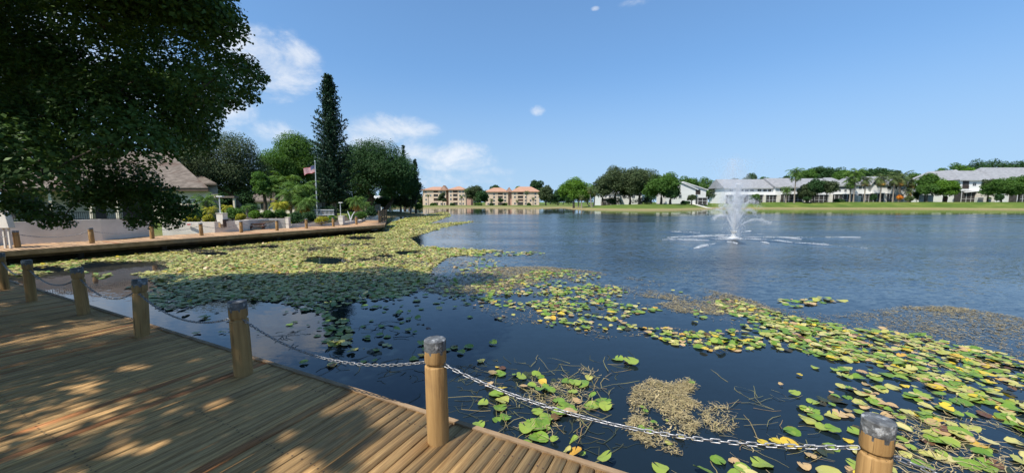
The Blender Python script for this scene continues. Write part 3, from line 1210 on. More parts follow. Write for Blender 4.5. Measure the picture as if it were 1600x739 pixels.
def frond(rs, L, droop, up, wid, nl, base=.12, twist=.35):
    """one feather frond in the x-z plane: rachis and leaflets as narrow quads"""
    V = []
    pts = []
    for i in range(nl + 1):
        s = i / nl
        ang = up - droop * s ** 1.25
        if i == 0:
            pts.append(np.array([0., 0., 0.]))
        else:
            pts.append(pts[-1] + np.array([math.cos(ang), 0, math.sin(ang)]) * L / nl)
    for i in range(nl):
        s = (i + .5) / nl
        if s < base:
            wv = .012 * L
            a, b = pts[i], pts[i + 1]
            V.append([a + [0, wv, 0], b + [0, wv, 0], b - [0, wv, 0], a - [0, wv, 0]])
            continue
        d = pts[i + 1] - pts[i]
        d /= np.linalg.norm(d)
        ll = wid * (math.sin(math.pi * min(1, (s - base) / (1 - base) * .88 + .12)) ** .7)
        for sd in (-1, 1):
            hang = rs.uniform(.25, .75)
            tip = pts[i] + d * ll * rs.uniform(.35, .6) + np.array([0, sd * ll * .85, -ll * hang])
            wq = d * L / nl * .46
            V.append([pts[i] - wq * .3, pts[i] + wq * 1.4, tip + wq * .25, tip])
        wv = .006 * L
        V.append([pts[i] + [0, wv, 0], pts[i + 1] + [0, wv, 0], pts[i + 1] - [0, wv, 0], pts[i] - [0, wv, 0]])
    return np.array(V)


def palm_crown(seed, n, L, droop=(1.2, 2.0), up=(-.2, 1.3), wid=.28, nl=14, skirt=0, c=(0, 0, 0)):
    rs = np.random.default_rng(seed)
    out = []
    for i in range(n):
        u = up[0] + (up[1] - up[0]) * ((i + .5) / n)
        V = frond(rs, L * rs.uniform(.85, 1.1), rs.uniform(*droop), u, wid * L, nl)
        a = i * 2.399 + rs.uniform(-.2, .2)
        m = np.array([[math.cos(a), math.sin(a), 0], [-math.sin(a), math.cos(a), 0], [0, 0, 1]])
        out.append(V.reshape(-1, 3) @ m)
    V = np.concatenate(out) + np.array(c)
    return V, np.arange(len(V)).reshape(-1, 4)


def palm(label, px, top, bot_c, base_py, hw, Y, mat='palm', group=None, name='palm_tree', n=22, droop=(1.3, 2.1), up=(-.35, 1.25), wid=.24,
         trunk_r=.13, dry=0, base=None, lean=0.0, nl=14, bark='pale_bark', boots=False):
    """top/bot_c: crown's top and the height its fronds spring from, hw: half the crown's width, all measured at distance Y"""
    global TREES
    TREES += 1
    cc = at(px, bot_c, Y)
    L = max(hw / FPX * Y * 1.12, .3)
    g = gz(cc.x, Y) if base is None else base
    t = thing(name, label, 'palm', (cc.x + lean, Y, g), group)
    V, F = palm_crown(TREES * 13, n, L, droop, up, wid, nl, c=(cc.x, Y, cc.z))
    np_mesh('fronds', V, F, M[mat], t)
    if dry:
        V, F = palm_crown(TREES * 17, dry, L * .85, (.5, .9), (-1.1, -.5), wid, 10, c=(cc.x, Y, cc.z - .1))
        np_mesh('dead_fronds', V, F, M['dry_palm'], t)
    mb = MB()
    H = cc.z - g
    pr = []
    for i in range(9):
        s = i / 8
        r = trunk_r * (1.35 - .45 * min(1, s * 5) - .15 * s) * (1.35 if boots and s > .45 else 1)
        pr.append(((cc.x + lean * (1 - s) ** 1.6, Y, g - .1 + (H + .1) * s), r))
    mb.tube([p for p, r in pr], [r for p, r in pr], 9, cap=False)
    mb.build('trunk', M[bark], t, smooth=True)
    return t


# ------------------------------------------------------------------ the big shading oak over the boardwalk
def big_oak():
    rs = np.random.default_rng(77)
    bx, by = -10.6, -.6
    g = gz(bx, by)
    t = thing('oak_tree', 'huge dark oak spreading its drooping boughs over the near boardwalk', 'tree', (bx, by, g))
    outline = [(-60, -60), (300, -60), (322, 0), (352, 18), (338, 60), (345, 90), (372, 100), (392, 122), (372, 146), (340, 160), (318, 186),
               (300, 215), (276, 236), (240, 232), (226, 262), (232, 296), (258, 318), (238, 330), (200, 322), (160, 300), (120, 296), (60, 318),
               (-60, 316)]
    clumps = []
    tries = 0
    while len(clumps) < 104 and tries < 6000:
        tries += 1
        px, py = rs.uniform(-60, 395), rs.uniform(-60, 345)
        if not in_poly(np.array([px]), np.array([py]), outline)[0]:
            continue
        Y = (rs.uniform(5.6, 9.0) + (-.8 if py > 220 else 0)) * .87
        r = rs.uniform(.37, .60)
        q = at(px, py, Y)
        if px < 130 and py > 265:
            r *= .8
        if q.x < -10.8:
            continue
        if (px < 112 and py > 205 and rs.random() < .55) or (px < 190 and py > 288 and rs.random() < .7):
            continue
        clumps.append((tuple(q), r))
    # single twiggy ends that break the outline: pixel, distance, radius
    for (px, py, Y, r) in [(396, 118, 8.3, .28), (408, 124, 8.3, .16), (385, 100, 8.3, .26), (360, 96, 8.2, .3), (384, 148, 8.0, .24), (398, 158, 8.0, .14),
                           (366, 160, 8.0, .26), (352, 26, 8.2, .28), (366, 33, 8.2, .16), (336, 12, 8.2, .3), (344, 60, 8.2, .2), (330, 176, 8, .25), (306, 200, 8, .3),
                           (262, 332, 7.6, .34), (286, 322, 7.5, .26), (297, 332, 7.5, .18), (270, 348, 7.6, .18), (238, 345, 7.6, .26), (216, 340, 7.6, .26), (206, 352, 7.6, .14),
                           (75, 335, 7.2, .34), (98, 348, 7.2, .2), (76, 352, 7.2, .12), (56, 330, 7.2, .3), (126, 312, 7.3, .26), (30, 318, 7.2, .36), (8, 320, 7.2, .34),
                           (258, 305, 7.6, .30), (245, 318, 7.6, .34), (228, 300, 7.6, .36), (275, 338, 7.6, .22), (180, 318, 7.6, .3), (150, 306, 7.4, .26)]:
        clumps.append((tuple(at(px, py, Y * .87)), r * .88))
    # the crown outside the picture, whose shade lies on the boards
    extra = []
    tries = 0
    while len(extra) < 190 and tries < 9000:
        tries += 1
        x, y, z = rs.uniform(-15, -3.4), rs.uniform(-7.5, 7.0), rs.uniform(4.6, 10.5)
        px, py = to_px(np.array(x), np.array(y), np.array(z))
        if y > .3 and -80 < px < 1700 and py > -70:
            continue
        # keep the sun's way clear to the lit end of the boards
        sx = x + .72 / 1.428 * (z - DECK)
        if sx > -1.05:
            continue
        e = ((x + 9.5) / 7.5) ** 2 + ((y - .3) / 8.5) ** 2 + ((z - 6.5) / 4.6) ** 2
        if e > 1.05 or (e < .25 and rs.random() < .7):
            continue
        extra.append(((x, y, z), rs.uniform(.7, 1.15)))
    # sprays that dapple the last lit boards
    for (px, py, h, r) in [(500, 660, 5.6, .42), (455, 620, 5.2, .40), (560, 640, 5.4, .26), (430, 720, 5.8, .5), (540, 600, 5.0, .3), (600, 625, 5.2, .15), (350, 735, 6.2, .5), (490, 600, 5.3, .3)]:
        s = gp(px, py, DECK)
        extra.append(((s.x - .72 / 1.428 * h, s.y - .69 / 1.428 * h, DECK + h), r))
    V1, F1 = clump_leaves(rs, clumps, 125000, .065, .6, squash=.8, fill=.35)
    V2, F2 = clump_leaves(rs, extra, 230000, .125, .62, squash=.75, fill=.25)
    # gaps in the crown: the sun comes through them to the boards as patches and flecks
    LIT = [[(560, 600), (600, 588), (640, 540), (1000, 540), (1150, 780), (500, 780), (540, 722), (592, 692), (596, 664), (575, 642), (540, 640), (500, 660), (466, 656), (498, 634), (530, 618)],
           [(388, 702), (398, 680), (438, 667), (464, 672), (455, 690), (420, 707)], [(420, 745), (448, 716), (488, 702), (522, 708), (500, 780), (390, 780)]]
    FL = []
    tries = 0
    while len(FL) < 130 and tries < 4000:
        tries += 1
        x, y = rs.uniform(-10.5, -1.6), rs.uniform(1.0, 7.5)
        if fbm(np.array([x + 300]), np.array([y + 300]), 91, .55)[0] < .47:
            continue
        FL.append((x, y, rs.uniform(.025, .085), rs.uniform(.015, .036)))

    def carve(V, slack):
        c = V.reshape(-1, 4, 3).mean(1)
        h = c[:, 2] - DECK
        sx, sy = c[:, 0] + .72 / 1.428 * h, c[:, 1] + .69 / 1.428 * h
        nx_, ny_ = (fbm(sx + 300, sy + 300, 93, 3.0) - .5) * .35, (fbm(sx + 300, sy + 300, 95, 3.0) - .5) * .35
        px, py = to_px(sx + nx_, sy + ny_, np.full(len(sx), DECK))
        px = np.where(sy < .8, -999, px)
        cut = np.zeros(len(sx), bool)
        for poly in LIT:
            cut |= in_poly(px, py, poly)
        for (fx, fy, a_, b__) in FL:
            cut |= ((sx - fx) / (a_ + slack)) ** 2 + ((sy - fy) / (b__ + slack)) ** 2 < 1
        k = ~cut
        V = V.reshape(-1, 4, 3)[k].reshape(-1, 3)
        return V, np.arange(len(V)).reshape(-1, 4)

    V1, F1 = carve(V1, .025)
    V2, F2 = carve(V2, .042)
    np_mesh('crown', np.concatenate([V1, V2]), np.concatenate([F1, F2 + len(V1)]), M['oak'], t)
    mb = MB()
    skeleton(mb, (bx, by, g), (bx + .5, by + .6, g + 3.0), .42, [c for c, r in clumps if r > .13] + [c for c, r in extra], rs=random.Random(3), segs=7, rmin=.010)
    mb.build('trunk', M['bark'], t, smooth=True)


big_oak()


def sky_block_oak(bx, by, label, seed):  # unseen oak added behind the camera to keep sky light off the boards
    rs = np.random.default_rng(seed)
    g = gz(bx, by)
    t = thing('oak_tree', label, 'tree', (bx, by, g))
    cl = crown_clumps(rs, 80, (bx, by, 7.5), 7.5, 5.5, 4.5, (.24, .34), flat=-.6)
    V, F = clump_leaves(rs, cl, 60000, .24, .62, squash=.8)
    np_mesh('crown', V, F, M['oak'], t)
    mb = MB()
    skeleton(mb, (bx, by, g), (bx + .3, by, g + 2.8), .4, [c for c, r in cl], rs=random.Random(seed), segs=6)
    mb.build('trunk', M['bark'], t, smooth=True)


sky_block_oak(6.5, -9.5, 'broad unseen oak added behind the viewer to block sky light', 41)
sky_block_oak(17, -14, 'second unseen oak added behind the viewer to block sky light', 43)

# ------------------------------------------------------------------ clubhouse behind the white wall
def gable(mb, x0, x1, y0, y1, ze, zr, hip0=0.0, hip1=0.0, th=.16, mi=0):
    """roof slab with its ridge along x; hip0/hip1 pull the ridge ends in"""
    ym = (y0 + y1) / 2
    v = [(x0, y0, ze), (x1, y0, ze), (x1, y1, ze), (x0, y1, ze), (x0 + hip0, ym, zr), (x1 - hip1, ym, zr)]
    lo = [(x, y, z - th) for x, y, z in v[:4]]
    mb.add(v + lo, [(0, 1, 5, 4), (2, 3, 4, 5), (0, 4, 3), (1, 2, 5), (6, 9, 8, 7), (0, 6, 7, 1), (1, 7, 8, 2), (2, 8, 9, 3), (3, 9, 6, 0)], mi)


def window(parent, x0, x1, z0, z1, y, frame='trim', sill=False, fr=.07, mull=1, name='window'):
    """framed window on a wall whose outer face lies at y (facing the viewer, towards -y)"""
    mb = MB()
    mb.box(x0, x0 + fr, y - .06, y + .05, z0, z1)
    mb.box(x1 - fr, x1, y - .06, y + .05, z0, z1)
    mb.box(x0 + fr, x1 - fr, y - .06, y + .05, z1 - fr, z1)
    mb.box(x0 + fr, x1 - fr, y - .06, y + .05, z0, z0 + fr)
    for k in range(mull):
        xm = x0 + (x1 - x0) * (k + 1) / (mull + 1)
        mb.box(xm - fr * .3, xm + fr * .3, y - .055, y + .05, z0 + fr, z1 - fr)
    f = mb.build(name, M[frame], parent)
    mb = MB()
    mb.box(x0 + fr, x1 - fr, y - .03, y + .02, z0 + fr, z1 - fr)
    mb.build('pane', M['glass'], f)
    return f


F_ = 29.0
ex0, ex1 = at(-70, 292, F_).x, at(327, 292, F_).x
ez = at(200, 293.5, F_).z
club = thing('clubhouse', 'long low clubhouse with a brown hipped shingle roof behind the white wall', 'building', (ex1 - 8, F_ + 4, .6))
# its end wall runs back along the line of sight, so only the lake front shows
def back(px, py, dy):
    return at(px, py, F_ + dy)


rdg = at(262, 237, F_ + 5.5)
rl_, rr_ = Vector((ex0 + 2, F_ + 5.5, rdg.z)), rdg
e0, e1 = Vector((ex0 - .2, F_ - .5, ez)), Vector((ex1 + .3, F_ - .5, ez))
bk = back(322, 300, 13)
b0, b1 = Vector((ex0 - .2, F_ + 13, ez)), Vector((bk.x, F_ + 13, ez))
mb = MB()
top_ = [e0, e1, b1, b0]
vs = [tuple(p) for p in top_] + [tuple(rl_), tuple(rr_)] + [(p.x, p.y, p.z - .06) for p in top_]
mb.add(vs, [(0, 1, 5, 4), (2, 3, 4, 5), (0, 4, 3), (1, 2, 5), (6, 9, 8, 7), (0, 6, 7, 1), (1, 7, 8, 2), (2, 8, 9, 3), (3, 9, 6, 0)])
roof = mb.build('roof', M['shingle'], club)
mb = MB()
mb.box(ex0 - .15, ex1 + .28, F_ - .46, F_ - .40, ez - .27, ez - .065)
mb.beam((ex1 + .26, F_ - .40, ez - .167), (b1.x - .03, b1.y, ez - .167), .06, .2)
mb.build('fascia', M['fascia'], roof)
cq = at(270, 250, F_ + 5.5)
mb = MB()
mb.box(cq.x - .35, cq.x + .35, F_ + 5.1, F_ + 5.9, cq.z - 1.2, cq.z + .15)
mb.lathe([(.62, 0), (.02, .45)], 4, (cq.x, F_ + 5.5, cq.z + .15))
mb.build('roof_vent', M['shingle'], roof)
mb = MB()
xr = at(238, 300, F_).x
bw = at(318, 300, F_ + 12)
vs = [(xr, F_, .3), (ex1, F_, .3), (bw.x, F_ + 12, .3), (xr - 8, F_ + 12, .3)]
vs += [(x, y, ez - .1) for x, y, z in vs]
mb.add(vs, [(0, 1, 5, 4), (1, 2, 6, 5), (2, 3, 7, 6), (3, 0, 4, 7), (4, 5, 6, 7), (3, 2, 1, 0)])
mb.box(ex0, xr, F_ + 2.6, F_ + 4.4, .3, ez - .1)                 # recessed porch wall
mb.build('wall', M['stucco'], club)
for (a, b) in ((148, 165), (12, 60), (192, 236)):
    x0, x1 = at(a, 320, F_ + 2.6).x, at(b, 320, F_ + 2.6).x
    mb = MB()
    mb.box(x0, x1, F_ + 2.52, F_ + 2.62, .7, 2.9)
    d = mb.build('door', M['screen'], club)
    mb = MB()
    mb.box(x0 + .07, x0 + .12, F_ + 2.44, F_ + 2.52, 1.7, 1.9)
    mb.build('handle', M['galv'], d)
for a in (-20, 84, 145, 186):
    q = at(a, 320, F_ + .1)
    mb = MB()
    mb.box(q.x - .12, q.x + .12, F_ - .1, F_ + .14, .5, ez - .1)
    mb.build('column', M['stucco'], club)
window(club, at(262, 300, F_).x, at(278, 300, F_).x, 1.5, 2.6, F_, 'fascia')
# lower wing at its end
mb = MB()
a0, a1 = at(322, 296, 34).x, at(340, 296, 34).x
w1 = at(338, 296, 40).x
zw = at(330, 289, 34).z
vs = [(a0 - 4, 34, .4), (a1, 34, .4), (w1, 40, .4), (a0 - 6, 40, .4)]
vs += [(x, y, zw) for x, y, z in vs]
mb.add(vs, [(0, 1, 5, 4), (1, 2, 6, 5), (2, 3, 7, 6), (3, 0, 4, 7), (4, 5, 6, 7), (3, 2, 1, 0)])
mb.build('wing_wall', M['stucco'], club)
mb = MB()
zt_ = at(300, 272, 37).z
vs = [(a0 - 4.2, 33.6, zw + .12), (a1 + .25, 33.6, zw + .12), (w1 + .2, 40.4, zw + .12), (a0 - 6, 40.4, zw + .12), (a0 - 5, 37, zt_), (at(312, 290, 37).x, 37, zt_)]
vs += [(x, y, z - .14) for x, y, z in vs[:4]]
mb.add(vs, [(0, 1, 5, 4), (2, 3, 4, 5), (0, 4, 3), (1, 2, 5), (6, 9, 8, 7), (0, 6, 7, 1), (1, 7, 8, 2), (2, 8, 9, 3), (3, 9, 6, 0)])
mb.build('wing_roof', M['shingle'], club)
# small building far behind the palms
Y2 = 52
b2 = thing('bungalow', 'low brown roofed bungalow glimpsed between the palm trunks', 'building', (at(412, 320, Y2).x, Y2 + 4, .6))
mb = MB()
x0, x1 = at(378, 320, Y2).x, at(470, 320, Y2).x
mb.box(x0, x1, Y2, Y2 + 8, .4, at(400, 314, Y2).z)
mb.build('wall', M['white_wall'], b2)
mb = MB()
gable(mb, x0 - .5, x1 + .5, Y2 - .5, Y2 + 8.5, at(400, 313.5, Y2).z, at(400, 300, Y2 + 4).z, .8, 2.6, .2)
mb.build('roof', M['shingle'], b2)
for (a, b) in ((392, 401), (408, 417), (440, 452)):
    window(b2, at(a, 320, Y2).x, at(b, 320, Y2).x, 1.1, 1.95, Y2, 'fascia')
# covered walkway slab behind the cycads
Y3 = 30
wk = thing('covered_walkway', 'thin flat roof of a covered walkway beyond the white lamp pier', 'walkway', (at(360, 320, Y3).x, Y3, .6))
mb = MB()
p0, p1 = at(336, 306.5, Y3), at(366, 308.5, Y3)
mb.box(p0.x, p1.x, Y3, Y3 + .5, p0.z - .14, p0.z)
mb.build('roof', M['shingle'], wk)
for a in (338, 364):
    q = at(a, 320, Y3)
    mb = MB()
    mb.box(q.x - .07, q.x + .07, Y3 + .1, Y3 + .24, .4, p0.z - .14)
    mb.build('post', M['stucco'], wk)

# ------------------------------------------------------------------ white walls along the far boardwalk
def wall_run(pts, th=.2, z0=.2):
    """pts: list of ((x, y) base, top z)"""
    mb = MB()
    n = len(pts)
    for i in range(n - 1):
        (a, za), (b, zb) = pts[i], pts[i + 1]
        a, b = Vector((a[0], a[1], 0)), Vector((b[0], b[1], 0))
        d = (b - a).normalized()
        nr = Vector((-d.y, d.x, 0))
        if nr.y < 0:
            nr = -nr
        e = d * (.0 if i == n - 2 else .001)
        v = []
        for (q, z) in ((a, za), (b + e, zb)):
            for (o_, zz) in ((0, z0), (th, z0), (th, z), (0, z)):
                v.append(tuple(q + nr * o_ + Vector((0, 0, zz))))
        mb.add(v, [(0, 4, 7, 3), (1, 2, 6, 5), (3, 7, 6, 2), (0, 3, 2, 1), (4, 5, 6, 7), (0, 1, 5, 4)])
    return mb


def wp(px, py, tpy):
    q = gp(px, py, DECK)
    return ((q.x, q.y), at(px, tpy, q.y).z)


wa = wall_run([wp(-90, 389, 352), wp(0, 383.3, 348), wp(160, 375.8, 342.8), wp(240, 368.5, 342.2)]).build('garden_wall', M['white_wall'])
tag(wa, 'long shaded white wall topped by a black railing under the oak boughs', 'wall')
wb = wall_run([wp(254, 364.8, 347.5), wp(336, 363.4, 347), wp(368, 362, 345), wp(385, 359, 343.7), wp(420, 356.8, 341.7), wp(446, 356, 341.7)]).build('garden_wall', M['white_wall'])
tag(wb, 'low stepped white planter wall behind the picnic table', 'wall')
wc = wall_run([wp(455.5, 355.5, 350.2), wp(530, 352, 347.5), wp(560, 347.6, 344), wp(575, 340.5, 336.5), wp(593, 340, 336.5)]).build('garden_wall', M['white_wall'])
tag(wc, 'lowest white kerb wall curving round the far end of the boardwalk', 'wall')
q = gp(450.5, 356.6, DECK)
mb = MB()
mb.box(q.x - .10, q.x + .10, q.y - .1, q.y + .1, DECK, at(450, 340.5, q.y).z)
mb.box(q.x - .12, q.x + .12, q.y - .12, q.y + .12, at(450, 340.5, q.y).z, at(450, 340.5, q.y).z + .04)
tag(mb.build('gate_pier', M['white_wall'], bevel=.01), 'slim white gate pier between the two planter walls', 'pier')
# soil banked behind the walls so that the shrubs stand on something
mb = MB()
soil = [wp(254, 364.8, 348.5), wp(336, 363.4, 348), wp(385, 359, 344.7), wp(446, 356, 342.7)]
v = [(p[0][0], p[0][1] + .15, p[1] - .06) for p in soil]
v2 = [(p[0][0] - 1.5, p[0][1] + 9, p[1] - .06) for p in soil]
for i in range(3):
    mb.add([v[i], v[i + 1], v2[i + 1], v2[i]], [(0, 1, 2, 3)])
soil = [wp(455.5, 355.5, 351), wp(530, 352, 348.5), wp(560, 347.6, 345)]
v = [(p[0][0], p[0][1] + .15, p[1] - .04) for p in soil]
v2 = [(p[0][0] - 3, p[0][1] + 8, p[1] + .1) for p in soil]
for i in range(2):
    mb.add([v[i], v[i + 1], v2[i + 1], v2[i]], [(0, 1, 2, 3)])
struct(mb.build('planting_bed', M['soil']), 'raised planting bed behind the white walls')
# pale rounded panel at the very edge
q0 = gp(-14, 388, DECK)
mb = MB()
xa, xb = at(-30, 350, q0.y).x, at(14.5, 350, q0.y).x
zt, zb_ = at(0, 328, q0.y).z, at(0, 356.5, q0.y).z
prof = [(xa, zb_), (xb + .05, zb_), (xb - .02, zt - .25), (xb - .10, zt - .07), (xb - .25, zt), (xa, zt - .05)]
v = [(x, q0.y - .06, z) for x, z in prof] + [(x, q0.y + .12, z) for x, z in prof]
n_ = len(prof)
mb.add(v, [tuple(range(n_)), tuple(reversed(range(n_, 2 * n_)))] + [(i, (i + 1) % n_, n_ + (i + 1) % n_, n_ + i)[::-1] for i in range(n_)])
pn = thing('cover_panel', 'pale grey rounded panel on thin legs before the white wall', 'panel', (xa, q0.y, DECK))
mb.build('panel', M['white_wall'], pn, bevel=.015)
for a in (-20, 4, 12):
    mb = MB()
    xx = at(a, 360, q0.y).x
    mb.box(xx - .025, xx + .025, q0.y, q0.y + .05, DECK, zb_)
    mb.build('leg', M['white_wall'], pn)
# railing on the wall
r0_, r1_ = wp(20, 382.2, 347), wp(240, 368.5, 342.2)
rail = thing('railing', 'black metal railing standing on the long shaded white wall', 'railing', (r0_[0][0], r0_[0][1], r0_[1]))
a, b = Vector((r0_[0][0], r0_[0][1] + .1, r0_[1])), Vector((r1_[0][0], r1_[0][1] + .1, r1_[1]))
mb = MB()
for h in (.05, .34):
    mb.beam(a + Vector((0, 0, h)), b + Vector((0, 0, h)), .03, .03)
mb.build('rail', M['dark_metal'], rail)
mb = MB()
N = 66
for i in range(N + 1):
    p = a.lerp(b, i / N)
    mb.beam(p + Vector((0, 0, -.01)), p + Vector((0, 0, .34)), .012, .012)
mb.build('balusters', M['dark_metal'], rail)
# dark railing at the end of the boardwalk
ra_, rb_ = gp(592.5, 348.3, DECK), gp(604, 344.2, DECK)
rl = thing('railing', 'dark timber railing closing the far end of the boardwalk', 'railing', tuple(ra_))
mb = MB()
for h in (.12, .3, .48, .66, .84):
    mb.beam(ra_ + Vector((0, 0, h)), rb_ + Vector((0, 0, h)), .04, .11)
mb.build('rail', M['under'], rl)
for f in (0, .33, .66, 1):
    p = ra_.lerp(rb_, f)
    mb = MB()
    mb.box(p.x - .05, p.x + .05, p.y - .05, p.y + .05, DECK, DECK + .95)
    mb.build('post', M['under'], rl)
# little sign on the wall: faded red lines of lettering too small to read
def on_wall(px, base_py, py):
    q = gp(px, base_py, DECK)
    return at(px, py, q.y)
s0, s1 = on_wall(292.5, 364.2, 348.6), on_wall(301.5, 364.1, 352.6)
sg = thing('wall_sign', 'small white notice with faded red lettering on the planter wall', 'sign', (s0.x, s0.y - .03, s1.z))
mb = MB()
mb.box(s0.x, s1.x, s0.y - .05, s0.y - .02, s1.z, s0.z)
mb.build('plate', M['trim'], sg)
mb = MB()
hh = s0.z - s1.z
for (k, l, r_) in ((.74, .06, .94), (.50, .12, .9), (.30, .08, .86)):
    x = s0.x + (s1.x - s0.x) * l
    while x < s0.x + (s1.x - s0.x) * r_ - .02:
        wd = rng.uniform(.012, .03)
        mb.box(x, x + wd, s0.y - .056, s0.y - .052, s1.z + hh * (k - .09), s1.z + hh * (k + .09))
        x += wd + .008
mb.build('lettering', M['red_paint'], sg)
# lamp pier with plaque and the second lamp
def lamp(px, base_py, pier, pole_top, label, head, plaque=False):
    q = gp(px, base_py, DECK)
    t = thing('lamp_post', label, 'lamp post', (q.x, q.y, DECK))
    x0, x1 = at(pier[0], 340, q.y).x, at(pier[1], 340, q.y).x
    z0, z1 = at(px, pier[3], q.y).z, at(px, pier[2], q.y).z
    mb = MB()
    dd = (x1 - x0) / 2
    mb.box(x0, x1, q.y - dd, q.y + dd, z0, z1)
    mb.box(x0 - .02, x1 + .02, q.y - dd - .02, q.y + dd + .02, z1, z1 + .03)
    mb.build('pier', M['white_wall'], t, bevel=.008)
    zt = at(px, pole_top, q.y).z
    mb = MB()
    mb.tube([(q.x, q.y, z1), (q.x, q.y, zt)], [.028, .024], 8)
    mb.build('pole', M['pole'], t, smooth=True)
    mb = MB()
    hw = head
    mb.box(q.x - hw * .5, q.x + hw, q.y - .09, q.y + .09, zt, zt + .055)
    mb.build('lamp_head', M['pole'], t, bevel=.01)
    if plaque:
        mb = MB()
        mb.box(q.x - .02, q.x + .13, q.y - dd - .055, q.y - dd - .025, z0 - .18, z0 + .06)
        mb.build('plaque', M['tan_plaque'], t)
        for sx in (x0 - .035, x1 + .005):
            mb = MB()
            mb.box(sx, sx + .03, q.y - dd - .04, q.y + dd, z0 - .16, z0 + .25)
            mb.build('bracket', M['fascia'], t)
    return t


lamp(346.5, 362.6, (342, 352, 334, 350), 308, 'thin lamp post on a white pier with a tan plaque, before the cycads', .22, True)
lamp(533, 351.8, (530, 537, 338, 350.5), 317.5, 'thin lamp post on a white pier near the far end of the boardwalk', .16)

# ------------------------------------------------------------------ picnic table
q = gp(402.5, 358.0, DECK)
pt = thing('picnic_table', 'dark red brown picnic table with benches before the planter wall', 'picnic table', tuple(q))
S = (at(415, 350, q.y).x - at(389, 350, q.y).x) / 1.9
th_ = .75 * S * .82
ang = R(24)
ca, sa = math.cos(ang), math.sin(ang)
LX, LY = Vector((ca, sa, 0)), Vector((-sa, ca, 0))


def slab(name, cx, cy, z, hx, hy, hz, nb=1):
    mb = MB()
    for k in range(nb):
        yy = cy + (k - (nb - 1) / 2) * hy * 2 / nb
        mb.obox(q + LX * cx + LY * yy + Vector((0, 0, z)), LX * hx, LY * (hy / nb - .006), Vector((0, 0, hz)))
    mb.build(name, M['redwood'], pt, bevel=.004)


slab('tabletop', 0, 0, th_, .78 * S, .36 * S, .022, 5)
slab('bench', 0, -.68 * S, th_ * .6, .78 * S, .13 * S, .022, 2)
slab('bench', 0, .68 * S, th_ * .6, .78 * S, .13 * S, .022, 2)
for sx in (-1, 1):
    mb = MB()
    c = q + LX * (.55 * S * sx)
    mb.beam(c + LY * (-.62 * S), c + LY * (-.22 * S) + Vector((0, 0, th_ - .03)), .05, .09)
    mb.beam(c + LY * (.62 * S), c + LY * (.22 * S) + Vector((0, 0, th_ - .03)), .05, .09)
    mb.beam(c + LY * (-.78 * S) + LX * .05 + Vector((0, 0, th_ * .53)), c + LY * (.78 * S) + LX * .05 + Vector((0, 0, th_ * .53)), .05, .09)
    mb.build('trestle', M['redwood'], pt)

# ------------------------------------------------------------------ flag
Yf = 36.0
fb, ft = at(495.5, 332, Yf), at(492.3, 253.5, Yf)
fl = thing('flagpole', 'tall pale flagpole flying a red white and blue flag before the dark pine', 'flagpole', (fb.x, Yf, gz(fb.x, Yf)))
mb = MB()
mb.tube([(fb.x, Yf, gz(fb.x, Yf) - .1), (ft.x, Yf, ft.z)], [.065, .035], 10)
mb.build('pole', M['pole'], fl, smooth=True)
mb = MB()
mb.lathe([(.01, 0), (.06, .03), (.07, .07), (.05, .12), (.01, .14)], 10, (ft.x, Yf, ft.z))
mb.build('finial', M['pole'], fl, smooth=True)
V, F, MI = [], [], []
NU, NV = 26, 13
W_, Hh = 1.12, .62
for j in range(NV + 1):
    for i in range(NU + 1):
        u, v = i / NU, j / NV
        x = ft.x - .05 - W_ * u * .92
        z = ft.z - .35 - Hh * v - .30 * u ** 1.4 * W_ * .8 + .03 * math.sin(u * 9 + v * 2)
        y = Yf - .12 * math.sin(u * 8 + v * 1.5) * u ** .5
        V.append((x, y, z))
for j in range(NV):
    for i in range(NU):
        a = j * (NU + 1) + i
        F.append((a, a + 1, a + NU + 2, a + NU + 1))
        MI.append(2 if (i < NU * .4 and j < 7) else (0 if j % 2 == 0 else 1))
cl = np_mesh('flag', V, F, [M['flag_red'], M['flag_white'], M['flag_blue']], parent=fl, idx=MI, smooth=True)
stars = MB()
for r_ in range(5):
    for c_ in range(6):
        i, j = (c_ + .5) / 6 * NU * .4, (r_ + .5) / 5 * 7
        u, v = i / NU, j / NV
        x = ft.x - .05 - W_ * u * .92
        z = ft.z - .35 - Hh * v - .30 * u ** 1.4 * W_ * .8 + .03 * math.sin(u * 9 + v * 2)
        y = Yf - .12 * math.sin(u * 8 + v * 1.5) * u ** .5
        pts = []
        for k in range(10):
            rr_ = .018 if k % 2 == 0 else .008
            pts.append((x + rr_ * math.sin(k * math.pi / 5), y - .012, z + rr_ * math.cos(k * math.pi / 5)))
        stars.add(pts, [tuple(range(10))])
so = stars.build('stars', M['flag_white'], cl)
# __PART3__
# ------------------------------------------------------------------ trees and shrubs by the far boardwalk
G_B = 'trees beyond the lake'
# oak behind the clubhouse and the tall group round the pine
tree('dark spreading oak behind the clubhouse end with a leaning pale trunk', 342, 192, 322, 78, 40, 'grey_oak', leaf=.15, n=26000, K=46, trunk_px=385, base=.7, trunk_r=.26, clr=(.26, .38), bark='pale_bark')
tree('yellow green bushy tree peeping over the clubhouse roof ridge', 318, 256, 300, 26, 42, 'bright', leaf=.14, n=5000, K=14, base=.7)
tree('tall bright green leafy tree filling the gap before the pine', 462, 196, 316, 48, 52, 'mid', leaf=.19, n=16000, K=34, base=.7, clr=(.28, .4))
tree('lower bright green tree with rounded top beside the oak', 432, 222, 318, 32, 48, 'mid', leaf=.17, n=9000, K=22, base=.7)
tree('small dark leafy tree with a drooping round head above the picnic table', 412, 258, 312, 22, 36, 'mid', leaf=.12, n=7000, K=18, base=.7)
tree('huge dark ficus with a broad dome beside the pine', 592, 203, 326, 64, 56, 'dark', leaf=.19, n=26000, K=50, base=.5, trunk_r=.6, trunk_px=566, clr=(.26, .36))
